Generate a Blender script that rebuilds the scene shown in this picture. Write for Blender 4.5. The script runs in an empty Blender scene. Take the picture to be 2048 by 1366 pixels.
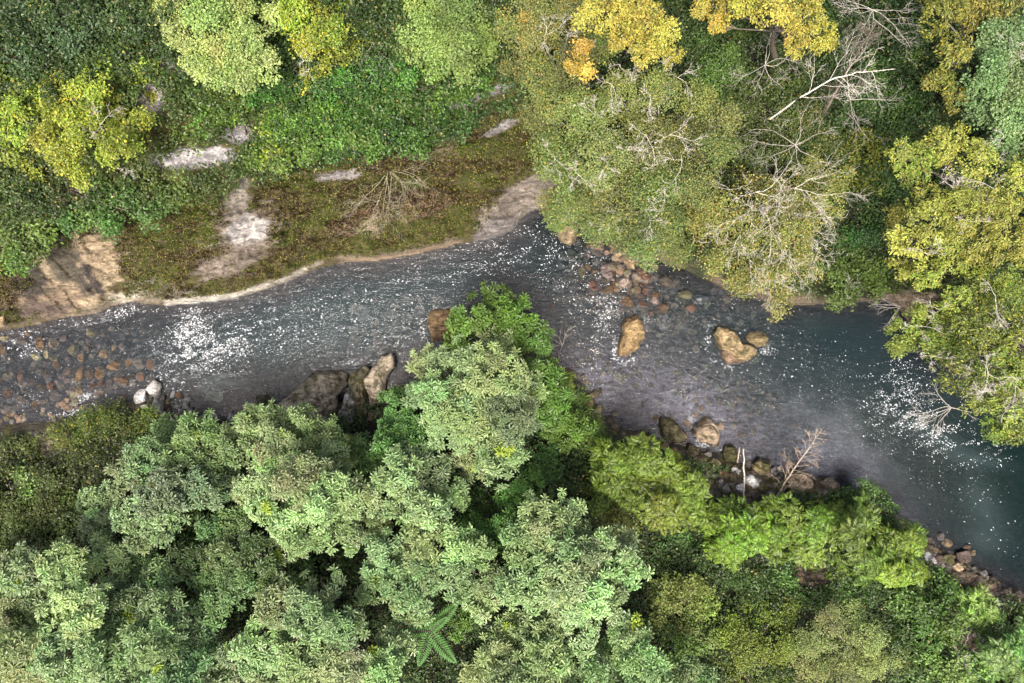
import bpy, bmesh, math, random
import numpy as np
rng = np.random.default_rng(11)
random.seed(11)
scene = bpy.context.scene
COL = scene.collection
CAM = 42.0                      # camera height over the water
PX = 60.0/2048                  # metres per photo pixel at water level
CU, CV = 1024.0, 683.0

# ------------------------------------------------------------------ basic helpers
def wp(u, v, z):
    k = PX*(CAM-z)/CAM
    return np.array([(u-CU)*k, (CV-v)*k, z]) if np.isscalar(u) else np.stack([(u-CU)*k, (CV-v)*k, z+0*u], -1)

def tag(o, label=None, cat=None, group=None, kind=None):
    if label: o['label'] = label
    if cat: o['category'] = cat
    if group: o['group'] = group
    if kind: o['kind'] = kind
    return o

def hash2(ix, iy, seed):
    h = (ix.astype(np.int64)*374761393 + iy.astype(np.int64)*668265263 + seed*974634541) & 0x7fffffff
    h = ((h ^ (h >> 13))*1274126177) & 0x7fffffff
    h = h ^ (h >> 16)
    return (h & 0xffff)/65535.0
def vnoise(x, y, seed=0):
    x = np.asarray(x, float); y = np.asarray(y, float)
    ix = np.floor(x); iy = np.floor(y); fx = x-ix; fy = y-iy
    fx = fx*fx*(3-2*fx); fy = fy*fy*(3-2*fy)
    a = hash2(ix, iy, seed); b = hash2(ix+1, iy, seed); c = hash2(ix, iy+1, seed); d = hash2(ix+1, iy+1, seed)
    return (a*(1-fx)+b*fx)*(1-fy)+(c*(1-fx)+d*fx)*fy
def fbm(x, y, seed=0, oct=4):
    s = 0; a = .5; t = 0
    for i in range(oct):
        s = s + a*vnoise(np.asarray(x)*2**i, np.asarray(y)*2**i, seed+i*17); t += a; a *= .5
    return s/t
def hash3(p, seed):
    return hash2(p[..., 0]+57*p[..., 2], p[..., 1]+131*p[..., 2], seed)
def noise3(p, seed=0):
    i = np.floor(p); f = p-i; f = f*f*(3-2*f); r = 0
    for dx in (0, 1):
        for dy in (0, 1):
            for dz in (0, 1):
                w = (f[..., 0] if dx else 1-f[..., 0])*(f[..., 1] if dy else 1-f[..., 1])*(f[..., 2] if dz else 1-f[..., 2])
                r = r + w*hash3(i+np.array([dx, dy, dz]), seed)
    return r
def sstep(a, b, x):
    t = np.clip((x-a)/(b-a), 0, 1); return t*t*(3-2*t)

def mesh_from(name, verts, faces, mat=None, colors=None, smooth=False, parent=None, loc=None, attrs=None):
    """verts (N,3), faces list of int arrays of equal width (M,k)"""
    me = bpy.data.meshes.new(name)
    verts = np.asarray(verts, np.float32)
    if not isinstance(faces, list): faces = [faces]
    faces = [np.asarray(f, np.int32) for f in faces if len(f)]
    me.vertices.add(len(verts)); me.vertices.foreach_set('co', verts.ravel())
    nl = sum(f.size for f in faces); nf = sum(len(f) for f in faces)
    me.loops.add(nl); me.loops.foreach_set('vertex_index', np.concatenate([f.ravel() for f in faces]))
    me.polygons.add(nf)
    sizes = np.concatenate([np.full(len(f), f.shape[1], np.int32) for f in faces])
    starts = np.concatenate([[0], np.cumsum(sizes)[:-1]]).astype(np.int32)
    me.polygons.foreach_set('loop_start', starts)
    me.polygons.foreach_set('use_smooth', np.full(nf, bool(smooth)))
    if colors is not None:
        a = me.color_attributes.new('tint', 'FLOAT_COLOR', 'POINT')
        c = np.ones((len(verts), 4), np.float32); c[:, :3] = colors
        a.data.foreach_set('color', c.ravel())
    for k, val in (attrs or {}).items():
        a = me.attributes.new(k, 'FLOAT', 'POINT'); a.data.foreach_set('value', np.asarray(val, np.float32))
    me.update(calc_edges=True)
    if mat: me.materials.append(mat)
    o = bpy.data.objects.new(name, me); COL.objects.link(o)
    if parent is not None: o.parent = parent
    if loc is not None: o.location = loc
    return o

# ------------------------------------------------------------------ materials
def new_mat(name):
    m = bpy.data.materials.new(name); m.use_nodes = True
    nt = m.node_tree; nt.nodes.clear()
    out = nt.nodes.new('ShaderNodeOutputMaterial')
    return m, nt, out
def N(nt, typ, **kw):
    n = nt.nodes.new(typ)
    for k, v in kw.items():
        if k in n.inputs.keys(): n.inputs[k].default_value = v
        else: setattr(n, k, v)
    return n
def L(nt, a, b): nt.links.new(a, b)

def leaf_material(name, rough=.5, spec=.35, trans=.3, gain=1.0):
    m, nt, out = new_mat(name)
    at = N(nt, 'ShaderNodeAttribute', attribute_name='tint')
    p = N(nt, 'ShaderNodeBsdfPrincipled', Roughness=rough); p.inputs['Specular IOR Level'].default_value = spec
    L(nt, at.outputs['Color'], p.inputs['Base Color'])
    t = N(nt, 'ShaderNodeBsdfTranslucent')
    mx = N(nt, 'ShaderNodeMix', data_type='RGBA', blend_type='MULTIPLY'); mx.inputs[0].default_value = 1
    mx.inputs[7].default_value = (1.0, 1.15, .55, 1)
    L(nt, at.outputs['Color'], mx.inputs[6]); L(nt, mx.outputs[2], t.inputs['Color'])
    s = N(nt, 'ShaderNodeMixShader'); s.inputs[0].default_value = trans
    L(nt, p.outputs[0], s.inputs[1]); L(nt, t.outputs[0], s.inputs[2]); L(nt, s.outputs[0], out.inputs[0])
    return m
M_LEAF = leaf_material('leaf', .45, .45, .3)
M_MOSS = leaf_material('moss_leaf', .8, .15, .15)

def bark_material(name, c1, c2, scale=9):
    m, nt, out = new_mat(name)
    tc = N(nt, 'ShaderNodeTexCoord')
    n = N(nt, 'ShaderNodeTexNoise', Scale=scale, Detail=6.0)
    L(nt, tc.outputs['Object'], n.inputs['Vector'])
    r = N(nt, 'ShaderNodeValToRGB'); r.color_ramp.elements[0].position = .38; r.color_ramp.elements[1].position = .62
    r.color_ramp.elements[0].color = (*c1, 1); r.color_ramp.elements[1].color = (*c2, 1)
    L(nt, n.outputs[0], r.inputs[0])
    p = N(nt, 'ShaderNodeBsdfPrincipled', Roughness=.85)
    b = N(nt, 'ShaderNodeBump', Strength=.5, Distance=.02)
    L(nt, n.outputs[0], b.inputs['Height']); L(nt, b.outputs[0], p.inputs['Normal'])
    L(nt, r.outputs[0], p.inputs['Base Color']); L(nt, p.outputs[0], out.inputs[0])
    return m
M_BARK = bark_material('bark', (.06, .05, .04), (.16, .13, .10))
M_PALE = bark_material('pale_bark', (.22, .20, .17), (.50, .47, .41))
M_BIRCH = bark_material('birch_bark', (.30, .28, .24), (.62, .59, .53))
M_DEAD = bark_material('dead_twig', (.20, .15, .11), (.40, .33, .26))
M_TWIG = bark_material('olive_twig', (.14, .125, .08), (.32, .29, .21))
M_GREY = bark_material('grey_twig', (.18, .165, .15), (.37, .345, .30))

def rock_material():
    m, nt, out = new_mat('rock')
    oi = N(nt, 'ShaderNodeObjectInfo'); tc = N(nt, 'ShaderNodeTexCoord'); geo = N(nt, 'ShaderNodeNewGeometry')
    # large tone variation, speckle
    n1 = N(nt, 'ShaderNodeTexNoise', Scale=1.6, Detail=8.0, Roughness=.65)
    n2 = N(nt, 'ShaderNodeTexNoise', Scale=14.0, Detail=5.0, Roughness=.7)
    n3 = N(nt, 'ShaderNodeTexNoise', Scale=2.6, Detail=7.0, Roughness=.7)
    addv = N(nt, 'ShaderNodeVectorMath', operation='ADD')
    L(nt, tc.outputs['Object'], addv.inputs[0]); L(nt, oi.outputs['Random'], addv.inputs[1])
    mp = N(nt, 'ShaderNodeMapping'); mp.inputs['Scale'].default_value = (1, 2.2, 3.5); mp.inputs['Rotation'].default_value = (.4, .3, .6)
    L(nt, geo.outputs['Position'], mp.inputs[0]); L(nt, mp.outputs[0], n1.inputs['Vector'])
    L(nt, geo.outputs['Position'], n2.inputs['Vector']); L(nt, geo.outputs['Position'], n3.inputs['Vector'])
    r1 = N(nt, 'ShaderNodeMapRange'); r1.inputs[1].default_value = .3; r1.inputs[2].default_value = .7; r1.inputs[3].default_value = .30; r1.inputs[4].default_value = 1.8
    r2 = N(nt, 'ShaderNodeMapRange'); r2.inputs[1].default_value = .3; r2.inputs[2].default_value = .7; r2.inputs[3].default_value = .5; r2.inputs[4].default_value = 1.5
    L(nt, n1.outputs[0], r1.inputs[0]); L(nt, n2.outputs[0], r2.inputs[0])
    mu = N(nt, 'ShaderNodeMath', operation='MULTIPLY'); L(nt, r1.outputs[0], mu.inputs[0]); L(nt, r2.outputs[0], mu.inputs[1])
    hs = N(nt, 'ShaderNodeVectorMath', operation='SCALE'); L(nt, oi.outputs['Color'], hs.inputs[0]); L(nt, mu.outputs[0], hs.inputs['Scale'])
    vo = N(nt, 'ShaderNodeTexVoronoi', feature='DISTANCE_TO_EDGE', Scale=1.5)
    dv = N(nt, 'ShaderNodeVectorMath', operation='ADD'); nv = N(nt, 'ShaderNodeTexNoise', Scale=2.5, Detail=5.0)
    L(nt, mp.outputs[0], nv.inputs['Vector']); L(nt, mp.outputs[0], dv.inputs[0]); L(nt, nv.outputs['Color'], dv.inputs[1]); L(nt, dv.outputs[0], vo.inputs['Vector'])
    cr = N(nt, 'ShaderNodeMapRange'); cr.inputs[1].default_value = 0; cr.inputs[2].default_value = .035; cr.inputs[3].default_value = .4; cr.inputs[4].default_value = 1
    L(nt, vo.outputs['Distance'], cr.inputs[0])
    mu2 = N(nt, 'ShaderNodeMath', operation='MULTIPLY'); L(nt, mu.outputs[0], mu2.inputs[0]); L(nt, cr.outputs[0], mu2.inputs[1]); L(nt, mu2.outputs[0], hs.inputs['Scale'])
    n4 = N(nt, 'ShaderNodeTexNoise', Scale=22.0, Detail=3.0, Roughness=.8); L(nt, geo.outputs['Position'], n4.inputs['Vector'])
    sk = N(nt, 'ShaderNodeMapRange'); sk.inputs[1].default_value = .60; sk.inputs[2].default_value = .70; sk.inputs[3].default_value = 0; sk.inputs[4].default_value = .45; L(nt, n4.outputs[0], sk.inputs[0])
    lich = N(nt, 'ShaderNodeMix', data_type='RGBA'); L(nt, sk.outputs[0], lich.inputs[0]); L(nt, hs.outputs[0], lich.inputs[6]); lich.inputs[7].default_value = (.5, .46, .40, 1)
    # moss, amount in the object's colour alpha
    thr = N(nt, 'ShaderNodeMath', operation='SUBTRACT'); thr.inputs[0].default_value = .78
    al = N(nt, 'ShaderNodeMath', operation='MULTIPLY'); al.inputs[1].default_value = .5
    L(nt, oi.outputs['Alpha'], al.inputs[0]); L(nt, al.outputs[0], thr.inputs[1])
    dm = N(nt, 'ShaderNodeMath', operation='SUBTRACT'); L(nt, n3.outputs[0], dm.inputs[0]); L(nt, thr.outputs[0], dm.inputs[1])
    rm = N(nt, 'ShaderNodeMapRange'); rm.inputs[1].default_value = -.05; rm.inputs[2].default_value = .10
    L(nt, dm.outputs[0], rm.inputs[0])
    mc = N(nt, 'ShaderNodeValToRGB'); mc.color_ramp.elements[0].position = .35; mc.color_ramp.elements[1].position = .68
    mc.color_ramp.elements[0].color = (.025, .022, .008, 1); mc.color_ramp.elements[1].color = (.09, .085, .022, 1)
    L(nt, n2.outputs[0], mc.inputs[0])
    mix = N(nt, 'ShaderNodeMix', data_type='RGBA'); L(nt, rm.outputs[0], mix.inputs[0]); L(nt, lich.outputs[2], mix.inputs[6]); L(nt, mc.outputs[0], mix.inputs[7])
    # wet stain at the waterline
    sp = N(nt, 'ShaderNodeSeparateXYZ'); L(nt, geo.outputs['Position'], sp.inputs[0])
    wz = N(nt, 'ShaderNodeMapRange'); wz.inputs[1].default_value = .12; wz.inputs[2].default_value = .42; wz.inputs[3].default_value = .32; wz.inputs[4].default_value = 1
    L(nt, sp.outputs['Z'], wz.inputs[0])
    fin = N(nt, 'ShaderNodeVectorMath', operation='SCALE'); L(nt, mix.outputs[2], fin.inputs[0]); L(nt, wz.outputs[0], fin.inputs['Scale'])
    p = N(nt, 'ShaderNodeBsdfPrincipled'); p.inputs['Specular IOR Level'].default_value = .4
    rr = N(nt, 'ShaderNodeMapRange'); rr.inputs[1].default_value = .05; rr.inputs[2].default_value = .4; rr.inputs[3].default_value = .3; rr.inputs[4].default_value = .75
    L(nt, sp.outputs['Z'], rr.inputs[0]); L(nt, rr.outputs[0], p.inputs['Roughness'])
    L(nt, fin.outputs[0], p.inputs['Base Color'])
    hsum = N(nt, 'ShaderNodeMath', operation='ADD'); L(nt, n1.outputs[0], hsum.inputs[0])
    h2 = N(nt, 'ShaderNodeMath', operation='MULTIPLY'); h2.inputs[1].default_value = .35; L(nt, n2.outputs[0], h2.inputs[0]); L(nt, h2.outputs[0], hsum.inputs[1])
    hc = N(nt, 'ShaderNodeMath', operation='MULTIPLY_ADD'); hc.inputs[1].default_value = .35; L(nt, cr.outputs[0], hc.inputs[0]); L(nt, hsum.outputs[0], hc.inputs[2])
    b = N(nt, 'ShaderNodeBump', Strength=1.0, Distance=.3); L(nt, hc.outputs[0], b.inputs['Height']); L(nt, b.outputs[0], p.inputs['Normal'])
    L(nt, p.outputs[0], out.inputs[0])
    return m
M_ROCK = rock_material()

def terrain_material():
    m, nt, out = new_mat('terrain')
    at = N(nt, 'ShaderNodeAttribute', attribute_name='tint'); mo = N(nt, 'ShaderNodeAttribute', attribute_name='mossy')
    geo = N(nt, 'ShaderNodeNewGeometry')
    mp = N(nt, 'ShaderNodeMapping'); mp.inputs['Rotation'].default_value = (0, 0, math.radians(-14)); mp.inputs['Scale'].default_value = (1, 3.2, 3)
    L(nt, geo.outputs['Position'], mp.inputs[0])
    n1 = N(nt, 'ShaderNodeTexNoise', Scale=1.1, Detail=9.0, Roughness=.68); L(nt, mp.outputs[0], n1.inputs['Vector'])
    n2 = N(nt, 'ShaderNodeTexNoise', Scale=7.0, Detail=6.0, Roughness=.7); L(nt, geo.outputs['Position'], n2.inputs['Vector'])
    n3 = N(nt, 'ShaderNodeTexNoise', Scale=2.2, Detail=8.0, Roughness=.72); L(nt, geo.outputs['Position'], n3.inputs['Vector'])
    r1 = N(nt, 'ShaderNodeMapRange'); r1.inputs[1].default_value = .3; r1.inputs[2].default_value = .7; r1.inputs[3].default_value = .38; r1.inputs[4].default_value = 1.75
    r2 = N(nt, 'ShaderNodeMapRange'); r2.inputs[1].default_value = .3; r2.inputs[2].default_value = .7; r2.inputs[3].default_value = .45; r2.inputs[4].default_value = 1.6
    L(nt, n1.outputs[0], r1.inputs[0]); L(nt, n2.outputs[0], r2.inputs[0])
    mu = N(nt, 'ShaderNodeMath', operation='MULTIPLY'); L(nt, r1.outputs[0], mu.inputs[0]); L(nt, r2.outputs[0], mu.inputs[1])
    hs = N(nt, 'ShaderNodeVectorMath', operation='SCALE'); L(nt, at.outputs['Color'], hs.inputs[0]); L(nt, mu.outputs[0], hs.inputs['Scale'])
    thr = N(nt, 'ShaderNodeMath', operation='SUBTRACT'); thr.inputs[0].default_value = .82
    al = N(nt, 'ShaderNodeMath', operation='MULTIPLY'); al.inputs[1].default_value = .6; L(nt, mo.outputs['Fac'], al.inputs[0]); L(nt, al.outputs[0], thr.inputs[1])
    dm = N(nt, 'ShaderNodeMath', operation='SUBTRACT'); L(nt, n3.outputs[0], dm.inputs[0]); L(nt, thr.outputs[0], dm.inputs[1])
    rm = N(nt, 'ShaderNodeMapRange'); rm.inputs[1].default_value = -.04; rm.inputs[2].default_value = .06; L(nt, dm.outputs[0], rm.inputs[0])
    mc = N(nt, 'ShaderNodeValToRGB')
    e = mc.color_ramp.elements; e[0].position = .3; e[0].color = (.030, .021, .011, 1); e[1].position = .72; e[1].color = (.085, .105, .022, 1)
    x = e.new(.5); x.color = (.095, .085, .026, 1)
    L(nt, n2.outputs[0], mc.inputs[0])
    mix = N(nt, 'ShaderNodeMix', data_type='RGBA'); L(nt, rm.outputs[0], mix.inputs[0]); L(nt, hs.outputs[0], mix.inputs[6]); L(nt, mc.outputs[0], mix.inputs[7])
    p = N(nt, 'ShaderNodeBsdfPrincipled', Roughness=.75); p.inputs['Specular IOR Level'].default_value = .3
    L(nt, mix.outputs[2], p.inputs['Base Color'])
    hsum = N(nt, 'ShaderNodeMath', operation='ADD'); L(nt, n1.outputs[0], hsum.inputs[0])
    h2 = N(nt, 'ShaderNodeMath', operation='MULTIPLY'); h2.inputs[1].default_value = .4; L(nt, n2.outputs[0], h2.inputs[0]); L(nt, h2.outputs[0], hsum.inputs[1])
    b = N(nt, 'ShaderNodeBump', Strength=1.0, Distance=.4); L(nt, hsum.outputs[0], b.inputs['Height']); L(nt, b.outputs[0], p.inputs['Normal'])
    L(nt, p.outputs[0], out.inputs[0])
    return m
M_TERR = terrain_material()

def water_material():
    m, nt, out = new_mat('river_water')
    dp = N(nt, 'ShaderNodeAttribute', attribute_name='murk'); rp = N(nt, 'ShaderNodeAttribute', attribute_name='ripple')
    geo = N(nt, 'ShaderNodeNewGeometry')
    tr = N(nt, 'ShaderNodeBsdfTransparent', Color=(.66, .72, .80, 1))
    df = N(nt, 'ShaderNodeBsdfDiffuse')
    at = N(nt, 'ShaderNodeAttribute', attribute_name='tint'); L(nt, at.outputs['Color'], df.inputs['Color'])
    s1 = N(nt, 'ShaderNodeMixShader'); L(nt, dp.outputs['Fac'], s1.inputs[0]); L(nt, tr.outputs[0], s1.inputs[1]); L(nt, df.outputs[0], s1.inputs[2])
    mp = N(nt, 'ShaderNodeMapping'); mp.inputs['Rotation'].default_value = (0, 0, math.radians(20)); mp.inputs['Scale'].default_value = (.7, 1.5, 1)
    L(nt, geo.outputs['Position'], mp.inputs[0])
    n1 = N(nt, 'ShaderNodeTexNoise', Scale=2.6, Detail=5.0, Roughness=.55, Distortion=.6); L(nt, mp.outputs[0], n1.inputs['Vector'])
    n2 = N(nt, 'ShaderNodeTexNoise', Scale=9.0, Detail=4.0, Roughness=.6, Distortion=.4); L(nt, mp.outputs[0], n2.inputs['Vector'])
    h2 = N(nt, 'ShaderNodeMath', operation='MULTIPLY'); h2.inputs[1].default_value = .45; L(nt, n2.outputs[0], h2.inputs[0])
    ad = N(nt, 'ShaderNodeMath', operation='ADD'); L(nt, n1.outputs[0], ad.inputs[0]); L(nt, h2.outputs[0], ad.inputs[1])
    mm = N(nt, 'ShaderNodeMath', operation='MULTIPLY'); L(nt, ad.outputs[0], mm.inputs[0]); L(nt, rp.outputs['Fac'], mm.inputs[1])
    b = N(nt, 'ShaderNodeBump', Strength=1.0, Distance=.10); L(nt, mm.outputs[0], b.inputs['Height'])
    gl = N(nt, 'ShaderNodeBsdfGlossy', Roughness=.06); L(nt, b.outputs[0], gl.inputs['Normal'])
    gl.inputs['Color'].default_value = (1, 1, 1, 1)
    fr = N(nt, 'ShaderNodeFresnel', IOR=1.33); L(nt, b.outputs[0], fr.inputs['Normal'])
    s2 = N(nt, 'ShaderNodeMixShader'); L(nt, fr.outputs[0], s2.inputs[0]); L(nt, s1.outputs[0], s2.inputs[1]); L(nt, gl.outputs[0], s2.inputs[2])
    L(nt, s2.outputs[0], out.inputs[0])
    return m
M_WATER = water_material()

def plain(name, c, rough=.7):
    m, nt, out = new_mat(name)
    p = N(nt, 'ShaderNodeBsdfPrincipled', Roughness=rough); p.inputs['Base Color'].default_value = (*c, 1)
    n = N(nt, 'ShaderNodeTexNoise', Scale=20.0); geo = N(nt, 'ShaderNodeNewGeometry'); L(nt, geo.outputs['Position'], n.inputs['Vector'])
    r = N(nt, 'ShaderNodeMapRange'); r.inputs[3].default_value = .8; r.inputs[4].default_value = 1.1; L(nt, n.outputs[0], r.inputs[0])
    s = N(nt, 'ShaderNodeVectorMath', operation='SCALE'); s.inputs[0].default_value = c; L(nt, r.outputs[0], s.inputs['Scale'])
    L(nt, s.outputs[0], p.inputs['Base Color']); L(nt, p.outputs[0], out.inputs[0])
    return m
M_FOAM = plain('foam', (.78, .82, .85), .6)

# ------------------------------------------------------------------ terrain and river (laid out on the photo's plan)
NORTH = [(-700,640),(-300,655),(0,662),(60,652),(130,634),(190,628),(225,612),(262,604),(330,612),(400,606),(470,598),(530,580),(590,557),(640,536),(690,526),(760,522),(840,508),(910,490),(980,478),(1025,462),(1050,430),(1085,415),(1110,440),(1150,455),(1190,470),(1225,500),(1260,530),(1310,520),(1370,540),(1420,565),(1480,590),(1540,605),(1600,612),(1700,606),(1780,600),(1815,640),(1840,690),(1900,740),(1980,790),(2080,830),(2180,880),(2225,1000),(2250,1200),(2300,1500),(2420,2000)]  # past the right edge the river is bent to carry the added trees
SOUTH = [(-700,900),(-300,880),(0,850),(90,842),(160,832),(230,806),(290,800),(340,835),(400,850),(470,850),(540,840),(600,825),(700,800),(800,770),(900,730),(1000,700),(1060,690),(1100,735),(1150,750),(1185,790),(1205,830),(1250,862),(1320,880),(1390,895),(1440,905),(1500,935),(1560,950),(1640,965),(1700,985),(1780,1020),(1840,1075),(1900,1110),(1950,1140),(2048,1185),(2100,1270),(2130,1400),(2200,1700),(2290,2000)]
NA, SA = np.array(NORTH, float), np.array(SOUTH, float)
def seg_dist(u, v, poly):
    d = np.full(u.shape, 1e9)
    for a, b in zip(poly[:-1], poly[1:]):
        ab = b-a; t = np.clip(((u-a[0])*ab[0]+(v-a[1])*ab[1])/(ab@ab), 0, 1)
        d = np.minimum(d, np.hypot(u-a[0]-t*ab[0], v-a[1]-t*ab[1]))
    return d
def in_poly(u, v, poly):
    inside = np.zeros(u.shape, bool)
    n = len(poly)
    for i in range(n):
        a, b = poly[i], poly[(i+1) % n]
        if a[1] == b[1]: continue
        c = ((a[1] > v) != (b[1] > v)) & (u < (b[0]-a[0])*(v-a[1])/(b[1]-a[1])+a[0])
        inside ^= c
    return inside
RIV = np.concatenate([NA, SA[::-1]])
def gauss(u, v, cu, cv, su, sv, rot=0):
    c, s = math.cos(math.radians(rot)), math.sin(math.radians(rot))
    x = (u-cu)*c+(v-cv)*s; y = -(u-cu)*s+(v-cv)*c
    return np.exp(-.5*((x/su)**2+(y/sv)**2))

def terrain_fields(u, v):
    """height over the water (m) for points of the photo's plan"""
    wob = (fbm(u/38, v/38, 3)-.5)*16
    dn, ds = seg_dist(u, v, NA), seg_dist(u, v, SA)
    inside = in_poly(u, v, RIV)
    north = (dn < ds)
    d = np.minimum(dn, ds)
    sd = np.where(inside, -d, d)+wob*sstep(0, 30, d)
    nz = fbm(u/70, v/70, 5)-.5; nf = fbm(u/16, v/16, 8)-.5
    # north bank: a steep mossy rock slope left of the cove, a lower bank right of it
    cliff = 1-sstep(1040, 1130, u)
    p = np.clip(sd, 0, None)
    hn = cliff*(.55*sstep(0, 12, p)+5.0*sstep(0, 190, p)**.85+1.0*sstep(185, 205, p)+.006*np.clip(p-200, 0, 400)) \
        + (1-cliff)*(.7*sstep(0, 14, p)+2.6*sstep(0, 160, p)+.004*np.clip(p-160, 0, 500))
    # layered ledges in the rock at the left end
    led = gauss(u, v, 130, 560, 75, 55)
    tj = (-.67*u+.74*v+46*(fbm(u/50, v/50, 77)-.5))/34; fj = tj-np.floor(tj)
    hn = hn+led*(.22*(sstep(0, .2, fj)-fj)-.30*np.exp(-((fj-.1)/.07)**2)*fbm(u/25, v/25, 78))
    rg = 1-2*np.abs(fbm((u*.97-v*.24)/90+3, (u*.24+v*.97)/15, 55, 4)-.5)
    rk = 1-2*np.abs(fbm(u/26, v/20, 57, 3)-.5)
    hn = hn+cliff*sstep(3, 24, p)*(1-.7*sstep(200, 260, p))*(1-.75*np.clip(gauss(u, v, 120, 560, 90, 70), 0, 1))*((rg-.75)*1.5+(rk-.75)*.45)
    hs = .45*sstep(0, 14, p)+1.1*sstep(0, 150, p)+.002*np.clip(p-150, 0, 600)
    h = np.where(north, hn, hs)+(nz*.8+nf*.25)*sstep(4, 60, p)
    bed = -(.12+.85*(1-np.exp(-np.clip(-sd, 0, None)/45)))
    pool = 1.3*gauss(u, v, 620, 640, 200, 55, -15)+1.6*gauss(u, v, 1780, 790, 170, 100, 25)+2.0*gauss(u, v, 1990, 1010, 120, 110, 30)+.6*gauss(u, v, 1010, 540, 120, 40, -10)+.3*gauss(u, v, 500, 700, 60, 30)
    shal = .62*gauss(u, v, 140, 750, 190, 80)+.5*gauss(u, v, 1330, 770, 190, 70, 20)+.45*gauss(u, v, 1690, 930, 90, 60, 40)+.6*gauss(u, v, 1230, 570, 90, 40, 20)+.35*gauss(u, v, 1480,850,150,50,15)+.8*gauss(u, v, 450, 785, 55, 28)
    bed = bed-pool*sstep(0, 60, -sd)+shal+nf*.12+nz*.1
    bed = np.minimum(bed, -.06)
    h = np.where(sd < 0, bed, h)
    return h, sd, north

def axis(a0, a1, step, far):
    core = np.arange(a0, a1+step, step); g = step*1.15**np.arange(1, 60); g = np.cumsum(g); g = g[g < far]
    return np.concatenate([a0-g[::-1], core, core[-1]+g])
uu = axis(-150, 2200, 4, 6500); vv = axis(-150, 1520, 4, 6500)
U, V = np.meshgrid(uu, vv, indexing='xy')
H, SD, NO = terrain_fields(U, V)
far = sstep(0, 4000, np.maximum(np.maximum(-U, U-2048), np.maximum(-V, V-1366)))
H = H+far*4
Pt = wp(U.ravel(), V.ravel(), H.ravel())
ny, nx = U.shape
idx = np.arange(nx*ny).reshape(ny, nx)
quads = np.stack([idx[:-1, :-1], idx[1:, :-1], idx[1:, 1:], idx[:-1, 1:]], -1).reshape(-1, 4)
# ground colours (its own colours: soil, bare rock, river bed; plus a painted sky reflection)
u, v = U.ravel(), V.ravel(); sd = SD.ravel(); no = NO.ravel(); hh = H.ravel()
w1 = fbm(u/45, v/45, 21); w2 = fbm(u/14, v/14, 22)
col = np.empty((len(u), 3)); moss = np.full(len(u), .75)
soil = np.array([.018, .019, .010]); col[:] = soil
def blend(mask, c, mossv=None):
    global col, moss
    m_ = np.clip(mask, 0, 1)[:, None]
    col = col*(1-m_)+np.array(c)*m_
    if mossv is not None: moss = moss*(1-m_[:, 0])+mossv*m_[:, 0]
w4 = fbm((u*.97-v*.24)/30, (u*.24+v*.97)/7, 29, 3)
def patch(cu, cv, su, sv, rot, c, mossv=.1, k=1.0):
    c = np.array(c)*.74
    g = gauss(u, v, cu, cv, su, sv, rot)
    blend(sstep(.32, .62, g*k+(w2-.5)*.5+(w1-.5)*.55+(w4-.5)*.6)*(sd > -60), c, mossv)
land_n = (no & (sd > 0))
moss[:] = np.where(land_n & (sd < 260) & (u < 1120), .75, .22)
col[:] = np.where((fbm(u/60, v/60, 26) > .5)[:, None], np.array([.030, .036, .014]), col)
blend(land_n*(1-sstep(1040, 1120, u)), (.075, .055, .035), .62)
patch(150, 545, 70, 60, 20, (.36, .29, .19), .3, 1.2)
patch(90, 600, 60, 34, 0, (.24, .18, .12), .2)
patch(190, 510, 30, 40, 10, (.40, .31, .20), .12, 1.1)
patch(150, 545, 12, 60, -40, (.07, .06, .05), .3, .8)
patch(185, 560, 9, 50, -35, (.06, .05, .045), .3, .8)
patch(60, 560, 30, 30, 0, (.06, .05, .04), .4, .9)
patch(60, 625, 60, 14, -6, (.12, .09, .07), .2, 1.0)
patch(120, 520, 30, 40, -30, (.10, .085, .06), .3, .8)
patch(485, 465, 52, 44, -20, (.24, .20, .16), .3, 1.1)
patch(495, 462, 30, 22, -20, (.50, .475, .45), .06, 1.25)
patch(478, 400, 16, 36, 15, (.26, .23, .19), .3, .85)
patch(460, 525, 75, 20, -22, (.23, .19, .155), .42)
patch(330, 585, 60, 18, 6, (.22, .20, .165), .5)
patch(385, 318, 70, 16, -6, (.42, .40, .40), .04, 1.15)
patch(480, 265, 24, 16, 5, (.48, .46, .48), .04, 1.2)
patch(300, 205, 18, 34, 10, (.34, .31, .31), .1, 1.1)
patch(320, 130, 18, 12, 0, (.34, .32, .31), .1)
patch(670, 352, 36, 8, -4, (.33, .31, .30), .1, 1.1)
patch(960, 190, 60, 10, -18, (.36, .34, .35), .1, 1.0)
patch(1005, 255, 40, 8, -25, (.36, .34, .33), .1, .9)
patch(870, 305, 60, 10, -15, (.22, .17, .12), .3, .8)
patch(800, 420, 90, 26, -14, (.20, .13, .085), .25, .9)
patch(745, 460, 14, 18, 30, (.38, .30, .22), .05)
patch(1045, 405, 85, 30, -38, (.25, .215, .18), .15, 1.2)
patch(1010, 455, 60, 18, -20, (.22, .20, .19), .05, 1.1)
shore = land_n*(1-sstep(6, 22, sd+(w2-.5)*14))*(1-sstep(1040, 1130, u))
blend(shore*sstep(.35, .6, fbm(u/60, v/60, 27)), (.15, .125, .09), .3)
patch(400, 600, 60, 6, -7, (.50, .48, .42), .1, 1.0)
patch(250, 595, 40, 10, -8, (.42, .38, .30), .1, 1.0)
rim = land_n*sstep(1, 5, sd)*(1-sstep(9, 15, sd+(w2-.5)*8))*sstep(310, 350, u)*(1-sstep(610, 660, u))
blend(rim*sstep(.25, .5, w4), (.36, .34, .29), .05)
rim = land_n*(1-sstep(5, 10, sd+(w2-.5)*6))*sstep(670, 700, u)*(1-sstep(900, 940, u))
blend(rim, (.22, .165, .11), .1)
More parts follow.
